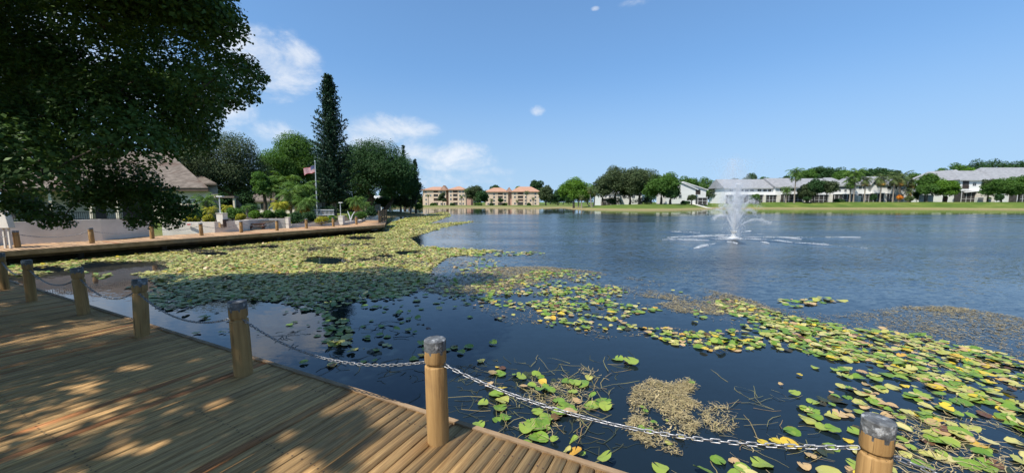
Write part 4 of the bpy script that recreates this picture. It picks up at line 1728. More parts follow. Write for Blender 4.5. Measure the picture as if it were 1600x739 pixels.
tree('dense dark ficus leaning over the lawn edge', 622, 230, 326, 36, 58, 'dark', leaf=.19, n=14000, K=30, base=.5, trunk_px=600)
tree('dark rounded tree closing the ficus group at the water side', 640, 262, 324, 18, 72, 'dark', leaf=.22, n=7000, K=20, base=.5)
tree('dark broad tree behind the trunk of the tall pine', 548, 214, 334, 44, 60, 'dark', leaf=.20, n=14000, K=30, base=.5)
tree('dark green tree with low boughs just behind the flagpole', 500, 236, 326, 38, 58, 'dark', leaf=.2, n=12000, K=26, base=.5)


def norfolk(label, px, top, base_py, hw, Y, base, tiers=46, seed=1, mat='pine', per=7, low=.10, dens=1.0, taper=.62, open_=False):
    rs = np.random.default_rng(seed)
    ct, = [at(px, top, Y)]
    x = ct.x
    H = ct.z - base
    W = hw / FPX * Y
    t = thing('pine_tree', label, 'pine tree', (x, Y, base))
    mb = MB()
    mb.tube([(x, Y, base - .1), (x + .05, Y, base + H * .3), (x - .04, Y, base + H * .7), (x, Y, base + H * .985)], [.030 * H * .75, .024 * H * .75, .012 * H * .75, .02], 9, cap=False)
    P, N = [], []
    for k in range(tiers):
        s = k / (tiers - 1)
        z = base + H * (low + (0.985 - low) * s)
        ln = W * min(1.0, (1.03 - s) ** taper * 1.12) * rs.uniform(.72, 1.16)
        if s < .10:
            ln *= .75
        a0 = rs.uniform(0, 6.28)
        for j in range(per):
            a = a0 + j * 2 * math.pi / per + rs.uniform(-.15, .15)
            l = ln * rs.uniform(.62, 1.12)
            if open_ and rs.random() < .25:
                continue
            dirv = np.array([math.cos(a), math.sin(a), 0])
            pts = []
            nseg = max(5, int(l / .22))
            for i in range(nseg + 1):
                u = i / nseg
                pts.append(np.array([x, Y, z]) + dirv * l * u + np.array([0, 0, l * (-.10 * u + .30 * u ** 3)]))
            if l > .5:
                mb.tube([pts[0], pts[nseg // 2], pts[-1]], [.03, .022, .01], 4, cap=False)
            for i in range(1, nseg + 1):
                u = i / nseg
                side = np.array([-dirv[1], dirv[0], 0])
                for q_ in range(int(5 * dens)):
                    sp = .26 * (1 - .35 * u) * min(1.0, l)
                    P.append(pts[i] + side * rs.normal(0, sp) + np.array([0, 0, abs(rs.normal(0, .10))]) + dirv * rs.normal(0, .1))
                    N.append(np.array([0, 0, .6]) + rs.normal(0, .6, 3))
    mb.build('trunk', M['bark'], t, smooth=True)
    V, F = leaf_quads(rs, np.array(P), np.array(N), .30, .42)
    np_mesh('needles', V, F, M[mat], t)


norfolk('tall dark columnar pine towering over the tree group by the flagpole', 512, 117, 332, 33, 45, .5, tiers=58, seed=5, per=8, dens=1.3)
norfolk('slim open topped pine standing at the lawn edge beside the dark ficus', 648, 250, 330, 13, 60, .4, tiers=26, seed=9, per=6, low=.22, open_=True, taper=.8)
norfolk('narrow pine tip rising just behind the dark ficus', 630, 228, 326, 11, 66, .5, tiers=26, seed=12, per=6, low=.2, taper=.8)

# palms and cycads behind the wall
palm('bushy cycad with arching fronds behind the planter wall', 321, 294, 314, 340, 22, 23, 'palm', name='cycad', n=30, base=1.0, trunk_r=.2, wid=.22, up=(-.5, 1.4))
palm('smaller yellowing cycad beside the lamp pier', 328, 314, 328, 342, 13, 21.8, 'yellow', name='cycad', n=22, base=1.0, trunk_r=.14, wid=.22)
palm('low yellow green palm behind the lamp pier', 355, 309, 324, 342, 11, 25, 'yellow', n=18, base=.9, trunk_r=.1)
for i, (px, top, bc, hw, Y, lab, nm, dry, ln) in enumerate([
        (447, 270, 283, 24, 38, 'tall slender palm with a loose drooping crown before the ficus trees', 'palm', 0, .35),
        (424, 285, 296, 18, 36, 'slender palm with a leaning trunk above the picnic table', 'palm', 0, -.5),
        (470, 281, 297, 27, 33, 'broad sunlit palm clump with pale arching fronds beside the flagpole', 'palm', 0, .2),
        (455, 292, 306, 22, 32, 'lower sunlit palm with pale fronds in front of the palm clump', 'palm', 4, -.1),
        (478, 302, 316, 20, 31, 'short palm with hanging golden dead fronds left of the flagpole'.replace(' left of', ' next to'), 'palm', 9, 0),
        (437, 308, 320, 14, 30, 'small palm with yellow lower fronds behind the hedge', 'yellow', 6, .1)]):
    palm(lab, px, top, bc, 336, hw * 1.1, Y, nm, n=30, base=.9, trunk_r=.09, dry=dry, lean=ln, wid=.30)
palm('short date palm with a skirt of golden dead fronds near the second lamp', 556, 302, 314, 336, 17, 34, 'palm', n=28, base=.6, trunk_r=.2, dry=16, wid=.2)
palm('dark shaded palm in the gloom beside the golden skirted palm', 571, 312, 320, 338, 12, 38, 'palm', n=20, base=.6, trunk_r=.13)
palm('cycad rosette in the bed near the bungalow', 386, 316, 325, 338, 10, 27, 'palm', name='cycad', n=20, base=.9, trunk_r=.12)
# hedges and bushes
BUSH = [('yellow flowering low bush by the little wall sign', 297, 334, 350, 15, 20.6, 'yellow', .07), ('leafy green bush at the foot of the big cycad', 308, 324, 346, 18, 21.6, 'mid', .09),
        ('low yellow green bush under the lamp pier', 326, 336, 349, 15, 20.5, 'yellow', .07), ('dark green bush behind the covered walkway post', 366, 322, 346, 14, 22.6, 'mid', .09),
        ('low golden bush between the lamp pier and the clipped bush', 377, 333, 346, 10, 22.2, 'yellow', .07), ('round clipped bright green bush above the picnic table', 399, 328, 344, 11, 24, 'bright', .08),
        ('glossy dark green bush next to the clipped bright bush', 419, 327, 344, 13, 24.4, 'mid', .09), ('dark hedge bush beside the gate pier', 438, 327, 345, 13, 24.8, 'mid', .09),
        ('large dark hedge bush spilling over the low planter wall', 462, 330, 352, 17, 24.2, 'dark', .09), ('dark hedge bush below the flagpole', 482, 331, 350, 15, 25.2, 'dark', .09),
        ('low bright green shrub against the low wall', 503, 339, 350, 13, 25, 'yellow', .08), ('pale green low shrub next to the second lamp pier', 518, 337, 349, 11, 25.8, 'bright', .08),
        ('clipped green bush with a forked pale stem near the boardwalk end', 549, 329, 346, 9, 28.5, 'bright', .08), ('round green bush beneath the golden skirted palm', 563, 330, 344, 12, 30.5, 'mid', .09),
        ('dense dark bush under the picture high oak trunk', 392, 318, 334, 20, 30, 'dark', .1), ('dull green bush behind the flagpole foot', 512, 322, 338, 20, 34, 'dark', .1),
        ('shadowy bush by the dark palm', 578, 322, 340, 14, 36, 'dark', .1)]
for (lab, px, top, bot, hw, Y, mt, lf) in BUSH:
    bush(lab.replace('picture high oak trunk', 'oak limbs'), px, top, bot, hw, Y, mt, leaf=lf, n=2600, K=12, ry=hw / FPX * Y * .8)
# forked white stem shrub
qv = at(548, 343, 28.0)
ss = thing('forked_stem', 'pale forked bare stem rising from the clipped bush', 'stem', (qv.x, 28.0, qv.z - .1))
mb = MB()
for e in ((543, 330), (554, 331)):
    mb.tube([(qv.x, 28, qv.z - .1), tuple(at(548 + (e[0] - 548) * .4, 337, 28)), tuple(at(e[0], e[1], 28))], [.05, .04, .025], 6)
mb.build('stem', M['trim'], ss, smooth=True)
# low grey garden fence behind the flagpole
fa, fb_ = at(487, 333, 31), at(522, 334, 31)
fn = thing('fence', 'grey picket fence panel behind the low shrubs by the flagpole', 'fence', (fa.x, 31, .6))
mb = MB()
zt, zb_ = at(500, 327.5, 31).z, at(500, 336, 31).z
mb.box(fa.x, fb_.x, 31, 31.04, zt - .06, zt)
mb.box(fa.x, fb_.x, 31, 31.04, zb_, zb_ + .06)
mb.build('rail', M['pole'], fn)
mb = MB()
x = fa.x + .03
while x < fb_.x:
    mb.box(x, x + .03, 31.045, 31.07, zb_ - .15, zt)
    x += .11
mb.build('pickets', M['pole'], fn)
# lawn end: small trees, piers, little white pavilion
tree('low round tree on the lawn by the white piers', 600, 302, 330, 17, 62, 'mid', leaf=.15, n=4500, K=14, trunk_r=.16)
tree('grey green drooping pepper tree on the lawn', 626, 304, 327, 20, 61, 'grey_oak', leaf=.14, n=6000, K=18, trunk_r=.22, bark='pale_bark')
tree('second grey green drooping tree on the lawn nearer the slim pine', 641, 308, 328, 13, 63, 'grey_oak', leaf=.14, n=4000, K=14, trunk_r=.16, bark='pale_bark')
bush('bright green bush at the tip of the lawn by the water', 655, 314, 330, 7.5, 59.5, 'mid', leaf=.13, n=2600, K=10)
for i, (px, lab) in enumerate(((588.5, 'wide white pier standing on the lawn behind the boardwalk end'), (593.5, 'slim white pier next to the wide white pier on the lawn'), (609.5, 'lone slim white pier before the drooping trees'))):
    q = at(px, 329, 60)
    hw = (.22, .14, .12)[i]
    t = thing('white_pier', lab, 'pier', (q.x, 60, gz(q.x, 60)))
    zt = at(px, 320 if i < 2 else 319.5, 60).z
    mb = MB()
    mb.box(q.x - hw, q.x + hw, 60 - hw, 60 + hw, gz(q.x, 60) - .1, zt)
    mb.build('shaft', M['white_wall'], t, bevel=.015)
    mb = MB()
    mb.box(q.x - hw - .04, q.x + hw + .04, 60 - hw - .04, 60 + hw + .04, zt, zt + .07)
    mb.build('cap', M['trim'], t)
q = at(588, 320, 80)
pv = thing('pavilion', 'small white pavilion glimpsed between the dark trunks', 'pavilion', (q.x, 81, gz(q.x, 81)))
g = gz(q.x, 81)
mb = MB()
mb.box(q.x - 1.1, q.x + 1.1, 80, 82, g - .1, g + 2.2)
mb.build('wall', M['trim'], pv)
mb = MB()
gable(mb, q.x - 1.4, q.x + 1.4, 79.7, 82.3, g + 2.2, g + 3.1, .6, .6)
mb.build('roof', M['trim'], pv)
mb = MB()
mb.box(q.x - .4, q.x + .4, 79.94, 80.0, g, g + 1.5)
mb.build('door', M['screen'], pv)

# ------------------------------------------------------------------ peach apartment blocks across the lake
def apartment(label, Y, sections, base_py, group='apartment blocks across the lake'):
    x_mid = at((sections[0]['x0'] + sections[-1]['x1']) / 2, 310, Y).x
    g = at(700, base_py, Y).z
    t = thing('apartment_block', label, 'apartment building', (x_mid, Y + 6, g), group)
    wm, rm, dm, wn = MB(), MB(), MB(), []
    Z = lambda py: at(700, py, Y).z
    X = lambda px: at(px, 310, Y).x
    for s in sections:
        y0 = Y + s.get('back', 0)
        if s.get('tower'):
            mb = MB()
            mb.box(X(s['x0']), X(s['x1']), y0, Y + 14, g - .5, Z(s['eave']))
            mb.build('stair_tower', M['rose'], t)
            continue
        bx0, bx1 = X(s['bal'][0]), X(s['bal'][1])
        ze = Z(s['eave'])
        # wall left and right of the balcony stack, slabs between the storeys
        x0, x1 = X(s['x0']), X(s['x1'])
        wm.box(x0, bx0, y0, Y + 15, g - .5, ze)
        wm.box(bx1, x1, y0, Y + 15, g - .5, ze)
        wm.box(bx0, bx1, y0 + 2.2, Y + 15, g - .5, ze)
        rows = s['rows']
        zp = ze
        for (t0, t1) in rows:
            zt0, zt1 = Z(t0), Z(t1)
            mb = MB()
            mb.box(bx0, bx1, y0 - .12, y0 + 2.2, zt0, zp if zp > zt0 else zt0 + .3)
            mb.build('balcony_slab', M['peach'], t)
            mb = MB()
            mb.box(bx0, bx1, y0 + .0, y0 + .06, zt1, zt1 + .95)
            mb.build('balcony_parapet', M['screen'] if rows.index((t0, t1)) % 2 else M['fascia'], t)
            zp = zt1
        mb = MB()
        mb.box(bx0 + .02, bx1 - .02, y0 + 2.1, y0 + 2.19, g, ze - .2)
        mb.build('patio_doors', M['glass'], t)
        for (a, b) in s['wins']:
            for (t0, t1) in rows:
                zt = Z(t0 + .5)
                zb_ = zt - 1.15
                if (a * 7 + t0 * 3) % 5 > .6:
                    window(t, X(a), X(b), zb_, zt, y0, 'trim', fr=.08, mull=1)
        mb = MB()
        gable(mb, x0 - .7, x1 + .7, y0 - .7, Y + 16, ze + .25, Z(s['ridge']), 5.0, 5.0, .3)
        r = mb.build('roof', M['tile'], t)
        if s.get('dorm'):
            xd = X(s['dorm'])
            mb = MB()
            zz = ze + .3
            v = [(xd - 2.0, y0 - .3, zz), (xd + 2.0, y0 - .3, zz), (xd, y0 - .3, zz + 2.6), (xd - 2.0, y0 + 7, zz), (xd + 2.0, y0 + 7, zz), (xd, y0 + 7, zz + 2.6)]
            mb.add(v, [(0, 1, 2), (3, 5, 4), (1, 4, 5, 2), (0, 2, 5, 3)])
            d = mb.build('dormer', M['tile'], t)
            mb = MB()
            mb.add([(xd - 1.2, y0 - .36, zz + .2), (xd + 1.2, y0 - .36, zz + .2), (xd, y0 - .36, zz + 1.8), (xd - 1.2, y0 - .28, zz + .2), (xd + 1.2, y0 - .28, zz + .2), (xd, y0 - .28, zz + 1.8)],
                   [(0, 1, 2), (5, 4, 3), (0, 3, 4, 1), (1, 4, 5, 2), (2, 5, 3, 0)])
            mb.build('louvre', M['rose'], d)
    wm.build('wall', M['peach'], t)
    return t


apartment('pale peach apartment block with clay tile roof nearer the pines, partly behind trees', 215,
          [dict(x0=660.5, x1=697, bal=(677.5, 684.5), eave=297.5, ridge=291.2, rows=[(298.3, 301.4), (303.6, 307.6), (310, 314.4), (316.6, 320.2)], wins=[(664.5, 667), (671.5, 674), (688, 691), (693, 695.5)], dorm=693.5),
           dict(tower=1, x0=697, x1=701, eave=297, back=2.5),
           dict(x0=701, x1=727.5, bal=(708, 715), eave=297, ridge=290.4, rows=[(297.8, 301.4), (303.2, 307.4), (309.4, 313.8), (316.3, 320.2)], wins=[(703, 705.8), (717.5, 720), (722.5, 725)]),
           dict(tower=1, x0=727.5, x1=735.5, eave=297.6, back=.6)], 321)
apartment('pale peach apartment block with clay tile roof nearer the bright green tree', 217,
          [dict(x0=758.5, x1=794, bal=(778, 785.5), eave=300.2, ridge=292.6, rows=[(301.6, 304.6), (306.3, 309.8), (311.6, 315), (316.8, 320)], wins=[(761.5, 764), (770.5, 773.5), (787.5, 791)], dorm=795.5),
           dict(tower=1, x0=794, x1=799.5, eave=300.0, back=1.2),
           dict(x0=799.5, x1=842.5, bal=(809, 817.5), eave=300, ridge=291.0, rows=[(300.9, 304.2), (306, 310), (311.4, 314.6), (316, 320)], wins=[(803, 806), (820, 823), (827.5, 830.5), (835, 838)])], 320.6)

GA = 'trees among the apartment blocks'
tree('grey green oak covering the end of the first apartment block', 742, 286, 321, 17, 196, 'grey_oak', GA, leaf=.6, n=6000, K=24, base=.3)
tree('dark green oak between the two apartment blocks', 752, 293, 321, 12, 190, 'dark', GA, leaf=.6, n=4200, K=18, base=.3)
tree('slim dark tree in front of the first balcony stack', 691, 297, 321, 7, 188, 'grey_oak', GA, leaf=.5, n=2600, K=14, base=.3)
tree('flat topped dark tree behind the second apartment block', 775, 287, 306, 12, 245, 'dark', GA, leaf=.7, n=3000, K=14, base=.3)
tree('small dark tree in front of the second block balconies', 782, 307, 321, 5, 186, 'dark', GA, leaf=.45, n=1800, K=10, base=.3)
tree('pale green tree top behind the second apartment roof', 812, 288, 306, 9, 250, 'bright', GA, leaf=.7, n=2200, K=10, base=.3)
tree('tall dark tree rising behind the end of the second apartment block', 838, 277, 312, 13, 240, 'dark', GA, leaf=.8, n=5000, K=20, base=.4)
tree('dark oak covering the end of the second apartment block', 853, 285, 321, 13, 185, 'grey_oak', GA, leaf=.6, n=5000, K=20, base=.4)
tree('dark tree in the gap before the bright green tree', 872, 291, 321, 11, 190, 'dark', GA, leaf=.6, n=4500, K=18, base=.4)
for i, (px, top, bc, hw, lab) in enumerate([(669, 301, 305, 3.5, 'thin palm at the outer corner of the first apartment block'), (728, 291, 297, 5.5, 'tall palm in front of the rose stair tower'),
                                            (721, 303, 307, 4.5, 'short palm before the windows of the first block'), (768, 308, 312, 4.5, 'leaning palm by the outer corner of the second block'),
                                            (823, 295, 300, 5, 'tall palm before the long wing of the second block'), (808, 311, 314, 3.5, 'stubby palm at the foot of the second block balconies'),
                                            (833, 306, 310, 4, 'slim palm near the end of the second apartment block')]):
    palm(lab, px, top, bc, 321, hw, 184 + i, 'sabal', 'palms before the apartment blocks', n=18, base=.3, trunk_r=.22, wid=.32, nl=8, up=(-.7, 1.3))
for i, (px, hw, h, lab) in enumerate([(676, 9, 4, 'clipped hedge at the foot of the first apartment block'), (706, 8, 4, 'low hedge between the two wings of the first block'), (748, 10, 4.5, 'dark undergrowth bush between the apartment blocks'),
                                      (768, 8, 4, 'low shrub at the outer corner of the second block'), (790, 8, 4.5, 'rounded shrub below the rose stair tower of the second block'), (826, 14, 4, 'long low hedge along the second block')]):
    bush(lab, px, 321.5 - h, 322, hw, 186 + i * .5, 'dark' if i % 2 else 'mid', 'hedges before the apartment blocks', leaf=.45, n=1200, K=10, ry=1.5)

# ------------------------------------------------------------------ middle bank: bright tree, palms, oaks and white houses
GM = 'trees on the middle bank'
tree('wide bright green tree with low skirts at the creek mouth', 897, 274, 323, 30, 118, 'bright', GM, leaf=.42, n=11000, K=36, ry=5)
for (px, top, bot, hw, Y, mt, lab, nn) in [
        (962, 253, 312, 30, 128, 'grey_oak', 'large grey green oak at the creek end of the oak group', 9000), (1000, 252, 313, 33, 124, 'grey_oak', 'tallest grey green oak in the middle of the oak group', 11000),
        (1034, 264, 316, 30, 118, 'mid', 'fresher green oak at the end of the oak group beside the white house', 10000), (985, 268, 317, 26, 132, 'dark', 'dark oak deep inside the oak group', 6000),
        (942, 268, 317, 16, 126, 'grey_oak', 'smaller grey oak beside the bright green tree', 4500), (1048, 282, 316, 14, 116, 'dark', 'dark low limb oak shading the white house wall', 3600)]:
    tree(lab, px, top, bot, hw, Y, mt, GM, leaf=.45, n=nn, K=30, trunk_r=.4)
for i, (px, top, bc, hw, lab) in enumerate([(922, 287, 295, 9, 'tall feathery palm among the bank palms'), (909, 300, 307, 7, 'short bright palm next to the bright green tree'), (930, 291, 299, 8, 'thin palm nearest the white houses'),
                                            (916, 305, 311, 6, 'leaning palm with a drooping head among the bank palms'), (904, 306, 311, 5, 'small dark palm half hidden by the bright green tree')]):
    palm(lab, px, top, bc, 321, hw, 112 + i * 1.3, 'sabal', 'palms on the middle bank', n=20, trunk_r=.2, wid=.3, nl=9, up=(-.7, 1.3), dry=5, lean=(.6, 0, -.5, 1.2, 0)[i])


def px_house(name, label, Y, base_py, group, cat='house'):
    t = thing(name, label, cat, (0, Y + 5, at(800, base_py, Y).z), group)
    return t


class Facade:
    """building measured on a front plane at distance Y; everything gets real depth behind it"""

    def __init__(self, label, Y, x0, x1, base, group, name='townhouse'):
        self.Y, self.x0, self.x1, self.base = Y, x0, x1, base
        self.g = at((x0 + x1) / 2, base, Y).z
        self.t = thing(name, label, 'house', (at((x0 + x1) / 2, 310, Y).x, Y + 5, self.g), group)

    def X(self, px, dy=0):
        return at(px, 310, self.Y + dy).x

    def Z(self, py, dy=0):
        return at(800, py, self.Y + dy).z

    def block(self, x0, x1, top, bot=None, y0=0, y1=10, mat='siding', name='wall'):
        mb = MB()
        mb.box(self.X(x0), self.X(x1), self.Y + y0, self.Y + y1, self.g - .6 if bot is None else self.Z(bot), self.Z(top))
        return mb.build(name, M[mat], self.t)

    def roof(self, x0, x1, eave, ridge, y0=-.6, y1=10.6, h0=0., h1=0., mat='grey_shingle'):
        mb = MB()
        ze = self.Z(eave)
        zr_ = at(800, ridge, self.Y + (y0 + y1) / 2).z
        gable(mb, self.X(x0), self.X(x1), self.Y + y0, self.Y + y1, ze, zr_, h0, h1, .06)
        r = mb.build('roof', M[mat], self.t)
        mb = MB()
        mb.box(self.X(x0) + .02, self.X(x1) - .02, self.Y + y0 + .02, self.Y + y0 + .10, ze - .30, ze - .065)
        mb.build('fascia', M['trim'], r)
        return r

    def side_gable(self, x0, x1, eave, xr, ridge, y0=-.4, y1=9):
        """roof whose gable end faces the lake: ridge runs away from the viewer"""
        mb = MB()
        ze, zr_ = self.Z(eave), self.Z(ridge)
        a, b, r = self.X(x0), self.X(x1), self.X(xr)
        th = .22
        prof = [(a, ze), (r, zr_), (b, ze), (b, ze - th), (r, zr_ - th * 1.2), (a, ze - th)]
        v = [(x, self.Y + y0, z) for x, z in prof] + [(x, self.Y + y1, z) for x, z in prof]
        mb.add(v, [(0, 1, 4, 5), (1, 2, 3, 4), (6, 11, 10, 7), (7, 10, 9, 8), (0, 6, 7, 1), (1, 7, 8, 2), (2, 8, 9, 3), (5, 4, 10, 11), (4, 3, 9, 10), (0, 5, 11, 6)])
        rf = mb.build('roof', M['grey_shingle'], self.t)
        mb = MB()
        f = [(a - .05, ze), (r, zr_ + .06), (b + .05, ze), (b + .05, ze - .34), (r, zr_ - .30), (a - .05, ze - .34)]
        v = [(x, self.Y + y0 - .06, z) for x, z in f] + [(x, self.Y + y0 - .005, z) for x, z in f]
        mb.add(v, [(0, 5, 4, 1), (1, 4, 3, 2), (6, 7, 10, 11), (7, 8, 9, 10), (0, 1, 7, 6), (1, 2, 8, 7), (5, 11, 10, 4), (4, 10, 9, 3)])
        mb.build('bargeboard', M['trim'], rf)
        mb = MB()
        v = [(a + .3, self.Y + .002, ze - .3), (b - .3, self.Y + .002, ze - .3), (r, self.Y + .002, zr_ - .2)]
        v += [(x, self.Y + y1 - .3, z) for x, y, z in v]
        mb.add(v, [(0, 1, 2), (5, 4, 3), (0, 3, 4, 1)])
        mb.build('gable_wall', M['siding'], self.t)

    def win(self, x0, x1, y0, y1, dy=0, frame='trim'):
        window(self.t, self.X(x0), self.X(x1), self.Z(y1 + 1.9), self.Z(y0 + 1.3), self.Y + dy, frame, fr=.08, mull=1)

    def porch(self, x0, x1, top, bot=None, out=1.6, posts=3):
        """screened porch standing out from the wall, white frame and flat white roof"""
        z0, z1 = (self.g if bot is None else self.Z(bot)), self.Z(top)
        a, b = self.X(x0), self.X(x1)
        mb = MB()
        mb.box(a + .05, b - .05, self.Y - out + .06, self.Y - .02, z0 - .4, z1 - .05)
        p = mb.build('porch', M['screen'], self.t)
        mb = MB()
        mb.box(a - .15, b + .15, self.Y - out - .2, self.Y - .01, z1 - .05, z1 + .16)
        mb.build('porch_roof', M['trim'], p)
        mb = MB()
        for k in range(posts + 1):
            x = a + (b - a) * k / posts
            mb.box(x - .06, x + .06, self.Y - out, self.Y - out + .12, z0 - .4, z1 - .055)
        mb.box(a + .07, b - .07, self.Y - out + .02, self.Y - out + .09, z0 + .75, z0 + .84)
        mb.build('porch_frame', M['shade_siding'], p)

    def pier(self, x0, x1, top, out=2.2, bot=None):
        mb = MB()
        mb.box(self.X(x0), self.X(x1), self.Y - out, self.Y - .03, self.g - .6, self.Z(top))
        mb.build('privacy_wall', M['white_wall'], self.t)

    def recess(self, x0, x1, y0, y1):
        """loggia: dark glazed opening with a railing"""
        a, b = self.X(x0), self.X(x1)
        z0, z1 = self.Z(y1), self.Z(y0)
        mb = MB()
        mb.box(a, b, self.Y - .03, self.Y + .05, z0, z1)
        r = mb.build('loggia', M['screen'], self.t)
        mb = MB()
        mb.box(a - .08, b + .08, self.Y - .16, self.Y - .10, z0 + .85, z0 + .93)
        mb.box(a - .08, b + .08, self.Y - .16, self.Y - .10, z0, z0 + .08)
        x = a
        while x <= b:
            mb.box(x - .02, x + .02, self.Y - .15, self.Y - .11, z0 + .08, z0 + .85)
            x += .3
        mb.build('railing', M['fascia'], r)


GH = 'white townhouses along the far bank'
# houses behind the oaks
f = Facade('white house half hidden behind the oak group with a white porch roof', 140, 936, 1006, 318.5, GH)
f.block(938, 968, 301, y1=9)
f.block(968, 1006, 299, y1=10, y0=2)
f.roof(936, 969, 301, 294)
f.roof(968, 1008, 299, 292, y0=1.4)
f.porch(940, 958, 310.5, out=2.4)
f.win(944, 948, 304, 308)
f.win(951, 955, 304, 308)
f.win(975, 980, 304, 308, dy=2)
f.win(990, 995, 304, 308, dy=2)
# white house with two sloping roofs
f = Facade('white house with two stepped sloping roof lines next to the path', 128, 1040, 1110, 317.6, GH)


def lean_house(f, x0, x1, ytop_l, ytop_r, y0, y1, base=None):
    mb = MB()
    a, b = f.X(x0), f.X(x1)
    zl, zr_ = f.Z(ytop_l), f.Z(ytop_r)
    v = []
    for yy in (f.Y + y0, f.Y + y1):
        v += [(a, yy, f.g - .6), (b, yy, f.g - .6), (b, yy, zr_), (a, yy, zl)]
    mb.add(v, [(0, 1, 2, 3), (5, 4, 7, 6), (0, 3, 7, 4), (1, 5, 6, 2), (3, 2, 6, 7), (0, 4, 5, 1)])
    mb.build('wall', M['siding'], f.t)
    mb = MB()
    d = Vector((b - a, 0, zr_ - zl))
    d.normalize()
    n_ = Vector((-d.z, 0, d.x))
    c0, c1 = Vector((a, 0, zl)) - d * .3, Vector((b, 0, zr_)) + d * .6
    v = []
    for yy in (f.Y + y0 - .4, f.Y + y1 + .3):
        for c, h in ((c0, .01), (c1, .01), (c1, .26), (c0, .26)):
            v.append((c.x + n_.x * h, yy, c.z + n_.z * h))
    mb.add(v, [(0, 1, 2, 3), (5, 4, 7, 6), (0, 3, 7, 4), (1, 5, 6, 2), (3, 2, 6, 7), (0, 4, 5, 1)])
    mb.build('roof', M['trim'], f.t)


lean_house(f, 1040, 1087, 276, 296, 0, 8)
lean_house(f, 1072, 1108, 285, 296.5, 2.2, 11)
f.recess(1086.5, 1094, 296, 304)
f.win(1060, 1065, 303, 308)
f.porch(1088, 1102, 309, out=1.2, posts=2)
f.pier(1100, 1104, 311, out=1.0)
# row behind the fountain
f = Facade('long grey roofed white townhouse row behind the fountain plume', 134, 1130, 1252, 316.4, GH)
f.block(1132, 1207, 293.5, y1=10)
f.block(1207, 1252, 292.5, y0=-1.2, y1=10)
f.roof(1129, 1208.5, 293.5, 280.3)
f.roof(1205, 1254, 292.4, 278.5, y0=-1.8, h1=1.0)
for a in (1139, 1147, 1155, 1163, 1171, 1182.5, 1191.5):
    f.win(a, a + 6, 294.2, 297.6)
for a in (1199.2,):
    f.win(a, a + 5, 294.2, 298)
for a in (1213.5, 1221, 1231, 1240):
    f.win(a, a + 5.5, 293.6, 297, dy=-1.2)
f.porch(1134, 1164, 304.8, out=2.0, posts=4)
f.porch(1168, 1186, 304.6, out=2.0)
f.porch(1191, 1207, 305, out=2.0)
f.porch(1216, 1244, 304, out=3.0, posts=4)
for a in ((1187, 1190), (1207.5, 1212), (1246, 1251)):
    f.pier(a[0], a[1], 305)
# block behind the oaks on the lawn
f = Facade('grey roofed white townhouse behind the three lawn oaks', 135, 1252, 1330, 315.8, GH)
f.block(1254, 1306, 291, y1=11, y0=1)
f.block(1302, 1328, 289.6, y1=10)
f.roof(1251, 1305, 291, 279, y0=.4, y1=11.6)
f.roof(1300, 1330, 289.6, 277.8, h1=3.4, h0=.5)
f.win(1308, 1324, 291.5, 292.8, frame='fascia')
f.win(1262, 1268, 293, 297, dy=1)
f.win(1276, 1282, 293, 297, dy=1)
f.win(1309, 1313, 294.5, 298)
f.win(1318, 1322, 294.5, 298)
f.porch(1296, 1328, 303.8, out=2.2, posts=5)
f.porch(1258, 1286, 304.5, out=2.2, posts=4)
f.pier(1287.5, 1293, 304)
f.pier(1328.5, 1333, 306, out=1.4)
# row behind the cabbage palms
f = Facade('white townhouse row with grey roofs behind the sabal palms', 133, 1331, 1428, 315.4, GH)
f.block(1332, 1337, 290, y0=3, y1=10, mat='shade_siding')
f.block(1337, 1357, 288.5, y1=10)
f.block(1357, 1402, 287.6, y0=-1, y1=10)
f.block(1402, 1428, 289, y0=.8, y1=10)
f.roof(1330, 1358.5, 288.5, 276.5, h0=2)
f.side_gable(1352, 1380, 289, 1362, 276.6, y0=-1.6)
f.roof(1362, 1404, 287.4, 276, y0=-1.6)
f.roof(1399, 1430, 289, 278.5, y0=.2)
for a in (1340.5, 1347):
    f.win(a, a + 4.5, 290, 294)
f.recess(1368, 1374.5, 289, 299.4)
f.win(1380, 1386, 290, 294, dy=-1)
f.win(1390, 1396, 290, 294, dy=-1)
f.win(1410, 1416, 292, 296, dy=.8)
f.porch(1341, 1351, 303.5, out=1.6, posts=2)
f.porch(1354, 1370, 302.5, out=2.6)
f.porch(1376, 1388, 303, out=2.2)
for a in ((1332.5, 1336.5, 306), (1371.5, 1376, 304.5), (1389.5, 1397, 304.5), (1398, 1401.5, 303.6)):
    f.pier(*a)
# gabled house set back
f = Facade('white house with a broad pale gable rising above the small maple trees', 140, 1434, 1512, 314.5, GH)
f.block(1455, 1512, 281, y1=9)
f.block(1436, 1456, 300, y0=-1, y1=6)
f.side_gable(1453, 1514, 280.5, 1487, 265.5)
f.side_gable(1470, 1502, 280.5, 1486, 272.5, y0=-1.4, y1=1)
f.win(1482, 1490, 283, 287)
f.win(1496, 1501, 290, 295)
f.roof(1434, 1457, 300, 295, y0=-1.6, y1=6.4)
f.pier(1474, 1484, 308, out=1.2)
f.win(1440, 1446, 303, 308, dy=-1)
